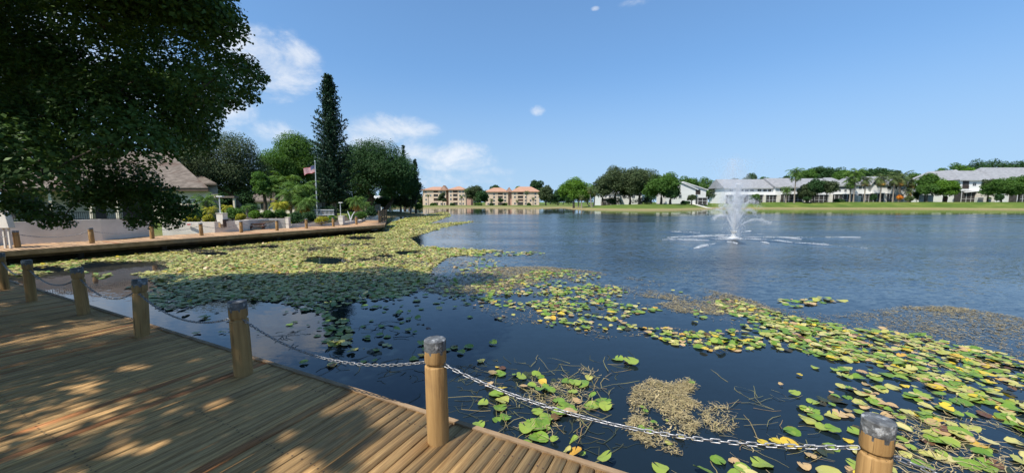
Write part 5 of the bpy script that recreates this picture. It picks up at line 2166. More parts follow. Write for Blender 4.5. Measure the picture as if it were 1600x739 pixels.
# big end building
f = Facade('big white house with long grey roof and lean to porch', 126, 1496, 1680, 314.6, GH)
f.block(1497, 1640, 280.8, y1=11)
f.block(1640, 1690, 281, y1=10, y0=2)
f.roof(1494, 1552, 281, 267, h0=3.4)
f.roof(1545, 1700, 281, 262, y0=-.9, y1=12, h0=3.0)
f.recess(1501.5, 1511.5, 282.2, 295)
f.win(1517, 1523, 284, 289)
f.win(1530, 1535, 284, 289)
f.win(1556, 1562, 284, 289)
f.win(1576, 1583, 284, 289)
f.porch(1490, 1512, 298.6, out=2.2)
mb = MB()
v = [(f.X(1492), f.Y - 2.8, f.Z(300.5)), (f.X(1530), f.Y - 2.8, f.Z(296.8)), (f.X(1530), f.Y - .02, f.Z(295)), (f.X(1492), f.Y - .02, f.Z(298.5))]
v += [(x, y, z - .22) for x, y, z in v]
mb.add(v, [(0, 1, 2, 3), (7, 6, 5, 4), (0, 4, 5, 1), (1, 5, 6, 2), (2, 6, 7, 3), (3, 7, 4, 0)])
mb.build('lean_to_roof', M['trim'], f.t)
f.pier(1510.5, 1535, 302, out=3.4)
f.pier(1535, 1546, 303.5, out=1.2)
f.porch(1576, 1600, 300, out=2.2)
f.porch(1604, 1640, 300, out=2.2)
q = at(1529, 314, 122)
ac = thing('air_conditioner', 'grey air conditioning unit standing before the white privacy wall', 'air conditioner', (q.x, 122, gz(q.x, 122)))
g = gz(q.x, 122)
z1 = at(1529, 308.6, 122).z
mb = MB()
mb.box(q.x - .95, q.x + .95, 121.5, 122.4, g - .1, z1)
mb.build('casing', M['pole'], ac, bevel=.03)
mb = MB()
for k in range(7):
    zz = g + .2 + (z1 - g - .35) * k / 6
    mb.box(q.x - .85, q.x + .85, 121.46, 121.495, zz, zz + .07)
mb.build('grille', M['screen'], ac)
for (px, top, Y, lab) in ((1545, 311, 121, 'pale stone planter box on the lawn by the air conditioner'), (1477, 309, 122, 'red brown wooden planter at the corner of the gabled house')):
    q = at(px, 314, Y)
    g = gz(q.x, Y)
    z1 = at(px, top, Y).z
    t = thing('planter', lab, 'planter', (q.x, Y, g))
    mb = MB()
    mb.lathe([(.42, -.1), (.55, max(.2, z1 - g))], 12, (q.x, Y, g))
    mb.build('pot', M['concrete'] if px > 1500 else M['redwood'], t, smooth=True)
    rs = np.random.default_rng(px)
    V, F = clump_leaves(rs, [((q.x, Y, max(z1, g + .2) + .2), .5)], 300, .25)
    np_mesh('plant', V, F, M['mid'], t)

# lawn trees and palms before the townhouses
GL = 'lawn trees before the townhouses'
for (px, top, bot, hw, Y, mt, lab, nn) in [
        (1262, 282, 314, 13, 122, 'grey_oak', 'low grey oak nearest the fountain side of the three lawn oaks', 4500), (1273, 275, 306, 12, 121, 'dark', 'tallest dark oak in the middle of the three lawn oaks', 5000),
        (1293, 278, 303, 15, 122, 'grey_oak', 'spreading oak at the outer end of the three lawn oaks', 5000), (1181, 302, 315, 8, 124, 'mid', 'small round tree just beside the fountain plume', 2200),
        (1448, 264, 303, 12, 124, 'mid', 'tall fresh green tree between the palms and the gabled house', 5000), (1476, 276, 309, 17, 121, 'bright', 'broad bright green tree before the gabled house', 6500),
        (1450, 283, 306, 13, 122, 'mid', 'rounded green tree above the pale fence', 3500), (1567, 272, 312, 22, 115, 'mid', 'large green tree before the big white house', 8000),
        (1594, 269, 309, 20, 114, 'mid', 'green tree cut by the picture edge before the big white house', 6000), (1546, 277, 296, 9, 117, 'grey_oak', 'thin reddish tree beside the large green tree', 1500),
        (1081, 303, 313, 7, 116, 'grey_oak', 'small thin tree before the white house with stepped roofs', 900)]:
    tree(lab, px, top, bot + 2, hw * 1.12, Y + (4.5 if px < 1440 else 0), mt, GL, leaf=.38, n=int(nn * 1.2), K=28, trunk_r=.2)
for i, (px, top, bc, hw, lab, mt, dry) in enumerate([
        (1244, 259, 270, 12, 'tallest feathery palm rising above the long townhouse row', 'palm', 0), (1229, 292, 296, 8, 'short lone palm on the lawn with a bright tuft', 'palm', 0),
        (1337, 258, 271, 13, 'tall full palm beside the townhouse with the hipped roof', 'palm', 0), (1330, 274, 283, 11, 'lower palm under the tall full palm', 'palm', 0),
        (1353, 272, 281, 9, 'first sabal palm with a round head before the townhouse row', 'sabal', 6), (1378, 266, 279, 11, 'second sabal palm with a round grey green head', 'sabal', 8),
        (1408, 262, 276, 13, 'stout sabal palm with orange blooms at its foot', 'sabal', 10), (1425, 272, 284, 10, 'leaning dark palm next to the stout sabal palm', 'sabal', 10),
        (1398, 266, 280, 9, 'half hidden sabal palm behind the stout one', 'sabal', 4), (1420, 288, 298, 8, 'short dark palm between the leaning palm and the round bush', 'sabal', 3)]):
    palm(lab, px, top, bc, 316, hw * 1.25, 126.5 + (i % 4) * .9, mt, 'palms before the townhouses', n=26, trunk_r=.34 if px == 1408 else .2, wid=.3, nl=9, up=(-.8, 1.35), droop=(1.2, 1.9), dry=dry, boots=px == 1408)
for (px, top, bot, hw, Y, mt, lab) in [
        (1406, 304.5, 313, 4.2, 118.5, 'orange', 'bright orange flowering shrub around the foot of the stout sabal palm'), (1421, 305.5, 316, 8, 118, 'sabal', 'round clipped pale green bush by the stout palm'),
        (1364, 303, 315, 7, 121, 'dark', 'dark rounded bush before the screened porch'), (1433, 296, 315, 6, 121, 'dark', 'tall dark bush between palms and pale fence'),
        (1262, 306, 315, 9, 119, 'dark', 'dark low bush under the lawn oaks'), (1310, 311, 316, 14, 122, 'dark', 'low hedge along the porch of the townhouse'),
        (1560, 303, 315, 10, 113, 'dark', 'dark bush at the foot of the large green tree'), (1070, 314, 319, 14, 118, 'dark', 'dark clipped hedge along the white house wall'),
        (1005, 307, 320, 26, 126, 'dark', 'long dark hedge in the shade of the oak group'), (960, 308, 320, 20, 128, 'dark', 'dark hedge below the white porch'),
        (1148, 308, 316, 14, 126, 'mid', 'hedge behind the fountain spray')]:
    Y += 6 if 1250 < px < 1440 else 0
    bush(lab, px, top, bot, hw, Y, mt, 'bushes along the far bank', leaf=.36, n=1500, K=10, ry=max(1.0, hw / FPX * Y * .5))
# pale timber fence
fa, fb_ = at(1436, 313, 126), at(1458, 313, 126)
fn = thing('fence', 'pale grey board fence under the rounded green tree', 'fence', (fa.x, 126, gz(fa.x, 126)))
mb = MB()
zt, zb_ = at(1445, 304.6, 126).z, gz(fa.x, 126) - .1
x = fa.x
while x < fb_.x:
    mb.box(x, x + .28, 126, 126.04, zb_, zt + (.02 if int(x * 3) % 2 else 0))
    x += .3
mb.build('boards', M['concrete'], fn)
mb = MB()
for zz in (zb_ + .4, zt - .3):
    mb.box(fa.x, fb_.x, 126.045, 126.1, zz, zz + .1)
mb.build('rail', M['pole'], fn)
# paved landing by the white house
mb = MB()
pa, pb = at(1098, 320.5, 120), at(1108, 320.5, 120)
ys = np.linspace(118, 128, 8)
for i in range(7):
    xs0, xs1 = pa.x, pb.x
    v = [(xs0, ys[i], gz(xs0, ys[i]) + .14), (xs1, ys[i], gz(xs1, ys[i]) + .14), (xs1, ys[i + 1], gz(xs1, ys[i + 1]) + .14), (xs0, ys[i + 1], gz(xs0, ys[i + 1]) + .14)]
    v += [(x, y, z - .3) for x, y, z in v]
    mb.add(v, [(0, 1, 2, 3), (0, 4, 5, 1), (1, 5, 6, 2), (3, 2, 6, 7), (0, 3, 7, 4)])
struct(mb.build('path', M['concrete']), 'pale concrete path going down to the water by the white house')

# far trees that close the view behind the houses
GF = 'tree tops behind the townhouses'
for i, (px, top, bot, hw, Y, mt, lab) in enumerate([
        (1075, 272, 312, 20, 165, 'mid', 'green tree top just behind the stepped white house'), (1100, 275, 312, 20, 170, 'mid', 'green tree top between the stepped house and the fountain'),
        (1122, 284, 316, 16, 142, 'grey_oak', 'pale green tree beside the end wall of the long row'), (1148, 275, 310, 12, 175, 'grey_oak', 'thin topped tree behind the fountain plume'),
        (1173, 269, 300, 16, 172, 'dark', 'dark tree top above the long grey roof'), (1198, 275, 300, 14, 178, 'mid', 'low green tree top behind the long grey roof'),
        (1225, 270, 300, 12, 172, 'dark', 'dark tree top beside the tallest feathery palm'), (1258, 260, 295, 16, 176, 'mid', 'rounded green tree top above the lawn oaks'),
        (1280, 256, 295, 18, 182, 'dark', 'first dome of the dark ridge of trees behind the hipped roof'), (1298, 253, 295, 20, 180, 'dark', 'highest dome of the dark ridge of trees behind the hipped roof'),
        (1318, 261, 295, 18, 172, 'mid', 'lower green dome behind the hipped roof'), (1352, 258, 295, 18, 182, 'dark', 'dark dome behind the first sabal palm'),
        (1376, 257, 295, 18, 186, 'dark', 'dark dome behind the second sabal palm'), (1394, 259, 295, 14, 180, 'dark', 'dark dome behind the stout sabal palm'),
        (1428, 266, 298, 16, 176, 'mid', 'green tree top behind the leaning palm'), (1470, 260, 296, 18, 180, 'mid', 'sunlit tree top before the gable roof'),
        (1500, 248, 296, 18, 178, 'mid', 'first broad green dome above the big grey roof'), (1524, 246, 296, 22, 182, 'dark', 'second broad green dome above the big grey roof'),
        (1552, 243, 296, 22, 184, 'dark', 'flat topped dark tree above the big grey roof'), (1580, 243, 296, 20, 180, 'dark', 'dark dome above the ridge near the picture edge'),
        (1608, 240, 296, 22, 178, 'dark', 'dark tree cut by the picture edge above the big grey roof'), (1515, 263, 275, 10, 150, 'bright', 'yellow green tree top just above the big house roof'),
        (1045, 272, 312, 18, 168, 'dark', 'dark tree behind the end of the oak group')]):
    tree(lab, px, top, bot, hw, Y, mt, GF, leaf=.62, n=3600, K=18, base=1.8)
GW = 'distant trees closing the view'
for i, (px, top, bot, hw, Y, lab) in enumerate([
        (655, 300, 321, 12, 228, 'distant dark tree beside the outer wall of the first block'), (760, 296, 320, 14, 262, 'distant tree seen through the gap between the blocks'), (880, 296, 321, 16, 240, 'distant tree behind the bright green tree'),
        (930, 285, 318, 16, 200, 'distant tree behind the bank palms'), (860, 298, 321, 14, 262, 'distant tree behind the second block end'), (1018, 280, 316, 26, 200, 'distant tree behind the oak group'),
        (640, 300, 322, 14, 150, 'distant tree behind the slim pine'), (612, 292, 322, 24, 140, 'distant tree seen under the ficus boughs'), (570, 296, 322, 24, 130, 'distant tree behind the golden skirted palm'),
        (530, 296, 324, 26, 120, 'distant tree behind the pine trunk'), (480, 290, 322, 30, 110, 'distant tree behind the palm clump'), (425, 290, 322, 30, 105, 'distant tree behind the bungalow'),
        (372, 286, 322, 30, 100, 'distant tree behind the covered walkway')]):
    tree(lab, px, top, bot, hw, Y, 'dark', GW, leaf=.6, n=3200, K=16, base=.5)
# __PART4__

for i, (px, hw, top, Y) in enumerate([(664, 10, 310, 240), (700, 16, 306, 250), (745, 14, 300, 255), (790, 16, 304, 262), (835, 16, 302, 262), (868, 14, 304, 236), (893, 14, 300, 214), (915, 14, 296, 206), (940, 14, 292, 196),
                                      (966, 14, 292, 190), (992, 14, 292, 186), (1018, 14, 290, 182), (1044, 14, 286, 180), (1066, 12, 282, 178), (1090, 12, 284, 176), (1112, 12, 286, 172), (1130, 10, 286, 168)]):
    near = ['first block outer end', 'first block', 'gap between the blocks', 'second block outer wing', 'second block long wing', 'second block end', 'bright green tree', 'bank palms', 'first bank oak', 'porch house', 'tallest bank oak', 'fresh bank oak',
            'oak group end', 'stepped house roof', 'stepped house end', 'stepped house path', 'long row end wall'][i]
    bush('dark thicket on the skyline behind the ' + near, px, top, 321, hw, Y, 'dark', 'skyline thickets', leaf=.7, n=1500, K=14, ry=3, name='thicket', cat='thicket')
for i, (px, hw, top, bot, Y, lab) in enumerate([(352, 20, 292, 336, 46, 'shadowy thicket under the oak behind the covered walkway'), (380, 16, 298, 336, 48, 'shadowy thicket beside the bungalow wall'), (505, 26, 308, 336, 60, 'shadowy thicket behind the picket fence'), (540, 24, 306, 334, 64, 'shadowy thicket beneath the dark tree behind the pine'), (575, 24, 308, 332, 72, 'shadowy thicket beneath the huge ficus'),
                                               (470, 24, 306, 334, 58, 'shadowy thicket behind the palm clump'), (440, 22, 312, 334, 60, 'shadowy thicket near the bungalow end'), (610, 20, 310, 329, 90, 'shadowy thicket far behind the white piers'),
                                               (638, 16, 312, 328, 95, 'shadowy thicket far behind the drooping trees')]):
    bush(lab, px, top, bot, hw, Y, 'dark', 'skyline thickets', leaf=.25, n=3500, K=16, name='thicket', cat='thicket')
# ------------------------------------------------------------------ fountain
FQ = gp(1146, 372, 0)
fo = thing('fountain', 'floating lake fountain throwing a tall white plume and a ring of arching jets', 'fountain', (FQ.x, FQ.y, 0))
mb = MB()
mb.lathe([(.22, -.15), (.25, -.02), (.25, .05), (.20, .08), (.14, .10), (.13, .20), (.08, .22), (.07, .42), (.04, .44)], 18, tuple(FQ))
for k in range(8):
    a = k * math.pi / 4
    mb.tube([(FQ.x + .09 * math.cos(a), FQ.y + .09 * math.sin(a), .30), (FQ.x + .16 * math.cos(a), FQ.y + .16 * math.sin(a), .44)], [.03, .022], 6)
mb.build('float', M['pole'], fo, smooth=True)
frs = np.random.default_rng(21)
OCT = np.array([(0, 0, 1), (1, 0, 0), (0, 1, 0), (-1, 0, 0), (0, -1, 0), (0, 0, -1)], float)
OCF = np.array([(0, 1, 2), (0, 2, 3), (0, 3, 4), (0, 4, 1), (5, 2, 1), (5, 3, 2), (5, 4, 3), (5, 1, 4)])


def drops(P, D, size, stretch):
    """stretched drops: P centres, D velocity directions"""
    n = len(P)
    D = D / (np.linalg.norm(D, axis=1)[:, None] + 1e-9)
    a = np.cross(D, np.array([.31, .9, .2]))
    a /= np.linalg.norm(a, axis=1)[:, None] + 1e-9
    b = np.cross(D, a)
    s = (size * frs.uniform(.5, 1.5, n))[:, None, None]
    st = np.broadcast_to(np.asarray(stretch), (n,))[:, None, None]
    V = P[:, None, :] + s * (OCT[None, :, 0:1] * a[:, None, :] + OCT[None, :, 1:2] * b[:, None, :] + OCT[None, :, 2:3] * D[:, None, :] * st)
    F = (OCF[None] + (np.arange(n) * 6)[:, None, None]).reshape(-1, 3)
    return V.reshape(-1, 3), F


def jet(n, az, el, v, spread, size, tmax=1.0, stretch=5.0, z0=.44, bias=1.0):
    g = 9.81
    T = (v * math.sin(el) + math.sqrt((v * math.sin(el)) ** 2 + 2 * g * z0)) / g
    t = frs.random(n) ** bias * T * tmax
    a = az + frs.normal(0, spread * .6, n)
    e = el + frs.normal(0, spread * .5, n)
    vv = v * (1 + frs.normal(0, spread * .45, n))
    vx, vz = vv * np.cos(e), vv * np.sin(e)
    P = np.stack([FQ.x + np.cos(a) * vx * t, FQ.y + np.sin(a) * vx * t, z0 + vz * t - .5 * g * t * t], -1)
    P += frs.normal(0, 1, P.shape) * (.006 + .035 * (t / T))[:, None]
    D = np.stack([np.cos(a) * vx, np.sin(a) * vx, vz - g * t], -1)
    k = P[:, 2] > .005
    return drops(P[k], D[k], size, stretch)


# central plume: a tight core inside a widening veil
g = 9.81
V, F = jet(3600, 0, R(88.8), 7.2, .026, .0068, 1.0, 7.0)
a = frs.uniform(0, 6.28, 6000)
t = frs.random(6000) ** .9 * 1.3
vr = np.abs(frs.normal(0, .34, 6000))
vz = 6.9 * frs.uniform(.78, 1.0, 6000) - vr * 1.2
P = np.stack([FQ.x + np.cos(a) * vr * t, FQ.y + np.sin(a) * vr * t, .44 + vz * t - .5 * g * t * t], -1)
D = np.stack([np.cos(a) * vr, np.sin(a) * vr, vz - g * t], -1)
k = P[:, 2] > .01
V2, F2 = drops(P[k], D[k], .0062, 5.0)
np_mesh('plume', np.concatenate([V, V2]), np.concatenate([F, F2 + len(V)]), M['spray'], fo)['kind'] = 'stuff'
# thin jets leaning outward in a V, thinning out before they fall back
for (az_, el_, v_, n_) in [(R(176), 66, 4.6, 520), (R(150), 70, 5.2, 340), (R(200), 74, 5.6, 420), (R(4), 70, 5.2, 520), (R(-8), 47, 4.9, 520), (R(28), 76, 5.8, 380),
                           (R(100), 74, 5.0, 260), (R(250), 76, 5.0, 260), (R(320), 77, 6.0, 420), (R(185), 80, 6.2, 420), (R(10), 81, 6.5, 420)]:
    V, F = jet(int(n_ * 2.2), az_, R(el_), v_, .045, .0046, .70, 8.0, bias=1.2)
    np_mesh('jet', V, F, M['spray'], fo)['kind'] = 'stuff'
n_ = 15000
a = frs.uniform(0, 6.28, n_)
rr = np.abs(frs.normal(0, .72, n_))
zz = frs.random(n_) ** .8 * 4.6
P = np.stack([FQ.x + np.cos(a) * rr * (.45 + zz * .2) - .06 * zz, FQ.y + np.sin(a) * rr, zz], -1)
V, F = drops(P, np.tile([0.1, 0, -1.0], (n_, 1)), .0062, 2.0)
np_mesh('mist', V, F, M['mist'], fo)['kind'] = 'stuff'
# the fine drifting haze of the spray itself
mv, nvm, pvm, ovm = mat_base('spray_haze')
nvm.n.remove(pvm)
vol = nvm.new('ShaderNodeVolumePrincipled')
vol.inputs['Color'].default_value = (.95, .97, 1, 1)
vol.inputs['Anisotropy'].default_value = .2
tcv = nvm.new('ShaderNodeTexCoord')
nvm.link(nvm.maprange(nvm.noise(nvm.mapping(tcv.outputs['Object'], (1, 1, .35)), 2.2, 4, .65),   .34, .68, .02, .38), vol.inputs['Density'])
nvm.link(vol.outputs[0], ovm.inputs['Volume'])
mb = MB()
mb.lathe([(.12, .35), (.42, 1.1), (.80, 2.0), (.98, 2.8), (.80, 3.6), (.45, 4.3), (.12, 4.9)], 20, (FQ.x - .12, FQ.y, 0))
mb.build('spray_haze', mv, fo, smooth=True)
# low flat jets: crests of broken water running out over the lake, each ending in foam
VW, FW = [], []
FOAM = [(1132, 371.5, 1160, 373.5, .30), (1138, 374, 1156, 370.5, .26), (1048, 362, 1098, 364.2, .10), (1042, 371.5, 1150, 367.5, .22), (1036, 374.5, 1108, 376, .20), (1084, 388.5, 1118, 381, .30), (1135, 378, 1153, 381, .26), (1100, 368.5, 1150, 373, .14), (1106, 373.5, 1200, 374.5, .22),
        (1160, 371, 1250, 371.5, .22), (1186, 377.5, 1202, 381, .18), (1240, 371.5, 1345, 371.2, .12), (1205, 375, 1240, 380, .18), (1240, 379.5, 1355, 388, .14), (1158, 363.5, 1174, 361, .12), (1180, 366.5, 1196, 365.5, .10), (1216, 371, 1252, 374, .2)]
Pf = []
Pd = []
for (x0, y0, x1, y1, wd) in FOAM:
    A, B = gp(x0, y0, 0), gp(x1, y1, 0)
    L = (B - A).length
    n_ = int(330 * L * (wd / .2) ** .5)
    u = frs.beta(1.3, 1.3, n_)
    u = u[frs.random(n_) < np.clip(fbm(A.x * 9 + u * L * 1.0 + 50, u * 0 + y0, 17, 1.1) * 3.2 - 1.0, .05, 1)]
    n_ = len(u)
    off = frs.normal(0, wd * .62, n_)
    env = np.sin(np.pi * np.clip(u, .02, .98)) ** .5
    Pf.append(np.stack([A.x + (B.x - A.x) * u + off * .3, A.y + (B.y - A.y) * u + off * env, .010 + np.abs(frs.normal(0, .028, n_)) * env], -1))
Pf = np.concatenate(Pf)
V, F = drops(Pf, frs.normal(0, 1, Pf.shape) * np.array([1, 1, .2]), .0095, 1.6)
np_mesh('foam', V, F, M['foam'], fo)['kind'] = 'stuff'
# ridges of heaped water beneath the low jets
for (x0, y0, x1, y1, wd) in ((1146, 373, 1352, 372, .30), (1146, 373, 1362, 389, .34), (1146, 373, 1032, 362, .34), (1146, 373, 1034, 375.5, .34), (1146, 374, 1078, 391, .40), (1146, 373, 1160, 383, .30)):
    A, B = gp(x0, y0, 0), gp(x1, y1, 0)
    d = (B - A).normalized()
    s = Vector((-d.y, d.x, 0))
    NU, NW = 60, 8
    V, F = [], []
    for i in range(NU + 1):
        u = i / NU
        c = A.lerp(B, u)
        hgt = .035 * math.sin(math.pi * min(1, u * 1.02)) ** .6 * (.75 + .5 * vnoise(np.array([i * .37]), np.array([x1 * .1]), 5, 1.0)[0])
        ww = wd * (.6 + .8 * u)
        for j in range(NW + 1):
            q_ = j / NW * 2 - 1
            p = c + s * (q_ * ww + .05 * math.sin(i * .9 + x1))
            V.append((p.x, p.y, -.01 + hgt * max(0, 1 - q_ * q_) ** 1.5 + (.008) * math.sin(i * 1.7 + j * 2.1) * (1 - q_ * q_)))
    for i in range(NU):
        for j in range(NW):
            a = i * (NW + 1) + j
            F.append((a, a + NW + 1, a + NW + 2, a + 1))
    np_mesh('wave', V, F, M['water'], fo, smooth=True)

# ------------------------------------------------------------------ lily pads and floating weed
prs = np.random.default_rng(31)


def pad_template(seed, seg=16):
    """unit pad: a shallow dished disc with a notch, edge a little wavy; last vertex is the centre"""
    r = np.random.default_rng(seed)
    V = []
    for k in range(seg):
        a = .16 + (2 * math.pi - .32) * k / (seg - 1)
        rr = 1 + .05 * math.sin(3 * a + seed) + r.normal(0, .035)
        if r.random() < .07:
            rr *= r.uniform(.72, .9)
        V.append((rr * math.cos(a), rr * .94 * math.sin(a), (.06 + .05 * (seed % 3)) * math.sin(2 * a + seed) + r.normal(0, .03)))
    V.append((.12, 0, -.06))
    V = np.array(V)
    F = np.array([(k, k + 1, seg) for k in range(seg - 1)])
    return V, F


TPL = [pad_template(s) for s in range(6)]
TPL_LO = [pad_template(s, 9) for s in range(4)]
MATS = ['pad_green', 'pad_lime', 'pad_yellow', 'pad_tan', 'pad_brown', 'pad_drowned']
CLUMP = [(990, 605), (1015, 593), (1050, 602), (1078, 592), (1088, 606), (1072, 618), (1092, 632), (1078, 648), (1092, 664), (1080, 684), (1060, 712), (1030, 704), (990, 686), (976, 668), (990, 650), (984, 630)]
pads = []            # x, y, z, radius, yaw, tilt axis, tilt, material


def scatter(poly, per_m2, rad, mixp, noise=None, tilt=.10, edge=6.0, zone=None, seed=1, wpoly=False, holes=()):
    """pads over a patch of water given by its outline; density thinned by smooth noise"""
    W = np.array([tuple(gp(x, y, 0).xy) for x, y in poly])
    x0, y0 = W.min(0)
    x1, y1 = W.max(0)
    n = int((x1 - x0) * (y1 - y0) * per_m2)
    x = prs.uniform(x0, x1, n)
    y = prs.uniform(y0, y1, n)
    k = in_poly(x, y, [tuple(p) for p in W])
    if noise:
        sd, fq, lo, hi = noise
        f = fbm(x + 500, y + 500, sd, fq)
        k &= prs.random(n) < np.clip((f - lo) / (hi - lo), 0, 1)
    if holes:
        px, py = to_px(x, y, np.zeros(n))
        for (hx, hy, hw, hh) in holes:
            dq = ((px - hx) / hw) ** 2 + ((py - hy) / hh) ** 2 + (fbm(x + 500, y + 500, 77, 1.3) - .5) * 1.2
            k &= ~(dq < 1)
    x, y = x[k], y[k]
    n = len(x)
    r = rad * np.clip(prs.normal(1, .27, n), .4, 1.6)
    m = prs.choice(5, n, p=np.array(mixp) / sum(mixp))
    if zone != 'far':
        m = np.where(prs.random(n) < .09, 5, m)
    r = np.where(m >= 2, r * prs.uniform(.7, 1, n), r)
    for i in range(n):
        big_t = prs.random() < .06
        pads.append((x[i], y[i], (.002 if m[i] == 5 else prs.uniform(.004, .022) + (.02 if big_t else 0)), r[i], prs.uniform(0, 6.28), prs.uniform(0, 6.28),
                     abs(prs.normal(0, tilt)) * (3.2 if big_t else 1), m[i], zone))


def clear_of_deck():
    X = np.array([p[0] for p in pads])
    Y = np.array([p[1] for p in pads])
    dn = (X - RA.x) * (-E2.x) + (Y - RA.y) * (-E2.y)
    df = (X - FA.x) * (-G2.x) + (Y - FA.y) * (-G2.y)
    s = (X - CORNER.x) * G1.x + (Y - CORNER.y) * G1.y
    ok = (lake_dist(X, Y) < -.15) & (dn > .05) & ((df > -.25) | (s > L2 + 1.5))
    return [p for p, o in zip(pads, ok) if o]


LEFT = [(-40, 428), (0, 418), (60, 408), (150, 397), (330, 385), (470, 374), (600, 357), (612, 347), (690, 331), (700, 338), (668, 350), (742, 346), (690, 356), (640, 372),
        (655, 385), (700, 388), (780, 392), (700, 402), (675, 418), (668, 440), (640, 456), (600, 462), (480, 470), (300, 470), (215, 430), (120, 420), (40, 432)]
HOL = [(510, 408, 34, 6), (640, 395, 26, 3), (335, 397, 26, 3), (190, 418, 70, 10), (70, 421, 40, 5), (565, 372, 24, 3), (420, 386, 22, 2.5), (355, 436, 10, 3), (600, 400, 14, 2)]
scatter(LEFT, 215, .058, (14, 64, 3, 17, 2), noise=(11, .55, .24, .44), holes=HOL, zone='far')
scatter([(600, 357), (612, 347), (650, 336), (700, 331), (705, 338), (668, 350), (742, 346), (690, 358), (640, 372), (560, 368)], 30, .11, (20, 62, 3, 14, 1), noise=(14, .3, .3, .5), zone='far')
scatter([(620, 380), (700, 387), (785, 391), (850, 394), (850, 398), (720, 401), (640, 402)], 24, .085, (40, 45, 4, 10, 1), noise=(15, .6, .42, .6), zone='far')
scatter([(130, 425), (300, 440), (600, 455), (660, 452), (640, 462), (570, 482), (550, 510), (545, 540), (515, 545), (500, 500), (450, 474), (360, 468), (310, 480), (262, 486), (235, 474), (210, 455)], 150, .062,
        (55, 40, 1, 3, 1), noise=(18, .7, .34, .56), zone='shade')  # pads in the narrow tongue partly stand in for the pine's dark reflection
scatter([(240, 500), (330, 480), (500, 480), (620, 470), (660, 520), (640, 560), (430, 590), (300, 540)], 14, .05, (60, 30, 2, 5, 3), noise=(19, .8, .50, .75), zone='shade')
RIGHT = [(690, 452), (760, 440), (850, 420), (930, 428), (960, 445), (1060, 455), (1150, 470), (1230, 492), (1330, 512), (1450, 525), (1620, 566), (1620, 720), (1560, 650), (1500, 620), (1400, 590), (1380, 572), (1290, 560),
         (1200, 545), (1110, 552), (1060, 540), (1000, 525), (930, 532), (880, 512), (790, 506), (760, 490), (720, 476)]
HOR = [(815, 467, 46, 5), (890, 446, 26, 3), (1040, 500, 60, 12), (1010, 470, 40, 5), (1100, 512, 40, 9), (950, 505, 22, 4)]
scatter(RIGHT, 125, .052, (44, 30, 10, 14, 2), noise=(23, .6, .34, .58), holes=HOR, zone='band')
scatter([(1180, 500), (1330, 515), (1450, 530), (1610, 570), (1620, 690), (1540, 640), (1400, 585), (1290, 560), (1200, 540)], 150, .054, (44, 30, 10, 14, 2), noise=(25, .7, .25, .5), zone='band')
scatter([(1100, 545), (1380, 580), (1500, 625), (1640, 700), (1640, 760), (1130, 760), (1180, 690), (1260, 640), (1120, 600)], 52, .058, (48, 26, 8, 14, 4), noise=(28, .9, .46, .60), zone='near')
scatter([(720, 560), (800, 545), (960, 540), (1000, 575), (900, 600), (770, 600)], 18, .062, (60, 15, 8, 12, 5), noise=(30, 1.1, .46, .60), zone='near')
scatter([(1160, 585), (1250, 580), (1300, 610), (1240, 640), (1170, 625)], 56, .060, (48, 26, 10, 12, 4), noise=(33, 1.2, .42, .6), zone='near')
scatter([(1210, 470), (1270, 464), (1330, 470), (1280, 478), (1230, 482)], 50, .065, (30, 45, 5, 20, 1), zone='band')
scatter([(740, 605), (790, 570), (870, 590), (930, 600), (960, 640), (900, 660), (860, 690), (800, 690), (730, 660)], 34, .072, (64, 12, 7, 12, 5), noise=(36, 1.6, .40, .58), zone='cluster')
scatter([(1050, 700), (1150, 695), (1260, 720), (1330, 745), (1000, 760), (980, 745)], 34, .070, (60, 14, 8, 14, 4), noise=(38, 1.6, .36, .56), zone='corner')
scatter([(1390, 640), (1560, 650), (1620, 740), (1400, 745)], 52, .062, (46, 28, 10, 14, 4), noise=(39, 1.3, .42, .58), zone='post')
scatter(CLUMP, 55, .034, (70, 20, 5, 5, 2), noise=(37, 2.2, .45, .62), zone='near', tilt=.2)
scatter([(1120, 570), (1200, 560), (1300, 572), (1400, 600), (1520, 650), (1600, 700), (1600, 739), (1500, 690), (1380, 640), (1250, 620), (1150, 610)], 75, .058, (46, 28, 9, 13, 4), noise=(41, 1.4, .50, .64), zone='near')
scatter([(640, 440), (690, 412), (760, 404), (800, 412), (780, 440), (740, 462), (690, 468)], 34, .058, (34, 34, 6, 24, 2), noise=(43, .9, .40, .62), zone='far')
scatter([(560, 470), (660, 455), (760, 500), (800, 560), (720, 600), (640, 560), (560, 540)], 12, .06, (55, 20, 4, 14, 6), noise=(45, 1.0, .52, .66), zone='shade')
# pads that stand out in the photograph
for (px, py, r, m, tl) in [(775, 618, .085, 0, .1), (785, 628, .085, 1, .1), (814, 592, .07, 0, .3), (838, 588, .06, 0, .2), (858, 611, .075, 0, .15), (872, 628, .07, 0, .1), (875, 646, .085, 0, .1), (848, 663, .08, 0, .2),
                           (784, 611, .07, 2, .35), (781, 640, .075, 0, .1), (868, 655, .05, 4, .1), (840, 645, .06, 0, .1), (806, 588, .05, 0, .4), (848, 600, .055, 2, .3), (765, 604, .06, 3, .4), (925, 622, .05, 0, .6), (946, 638, .07, 0, .3),
                           (902, 630, .05, 3, .2), (920, 592, .05, 1, .2), (830, 604, .06, 0, .1), (818, 606, .05, 3, .2), (755, 632, .06, 0, .1), (790, 655, .06, 0, .15), (822, 700, .07, 0, .1), (866, 690, .04, 0, .2)]:
    q = gp(px, py, 0)
    pads.append((q.x, q.y, .02, r, prs.uniform(0, 6.28), prs.uniform(0, 6.28), tl, m, 'cluster'))
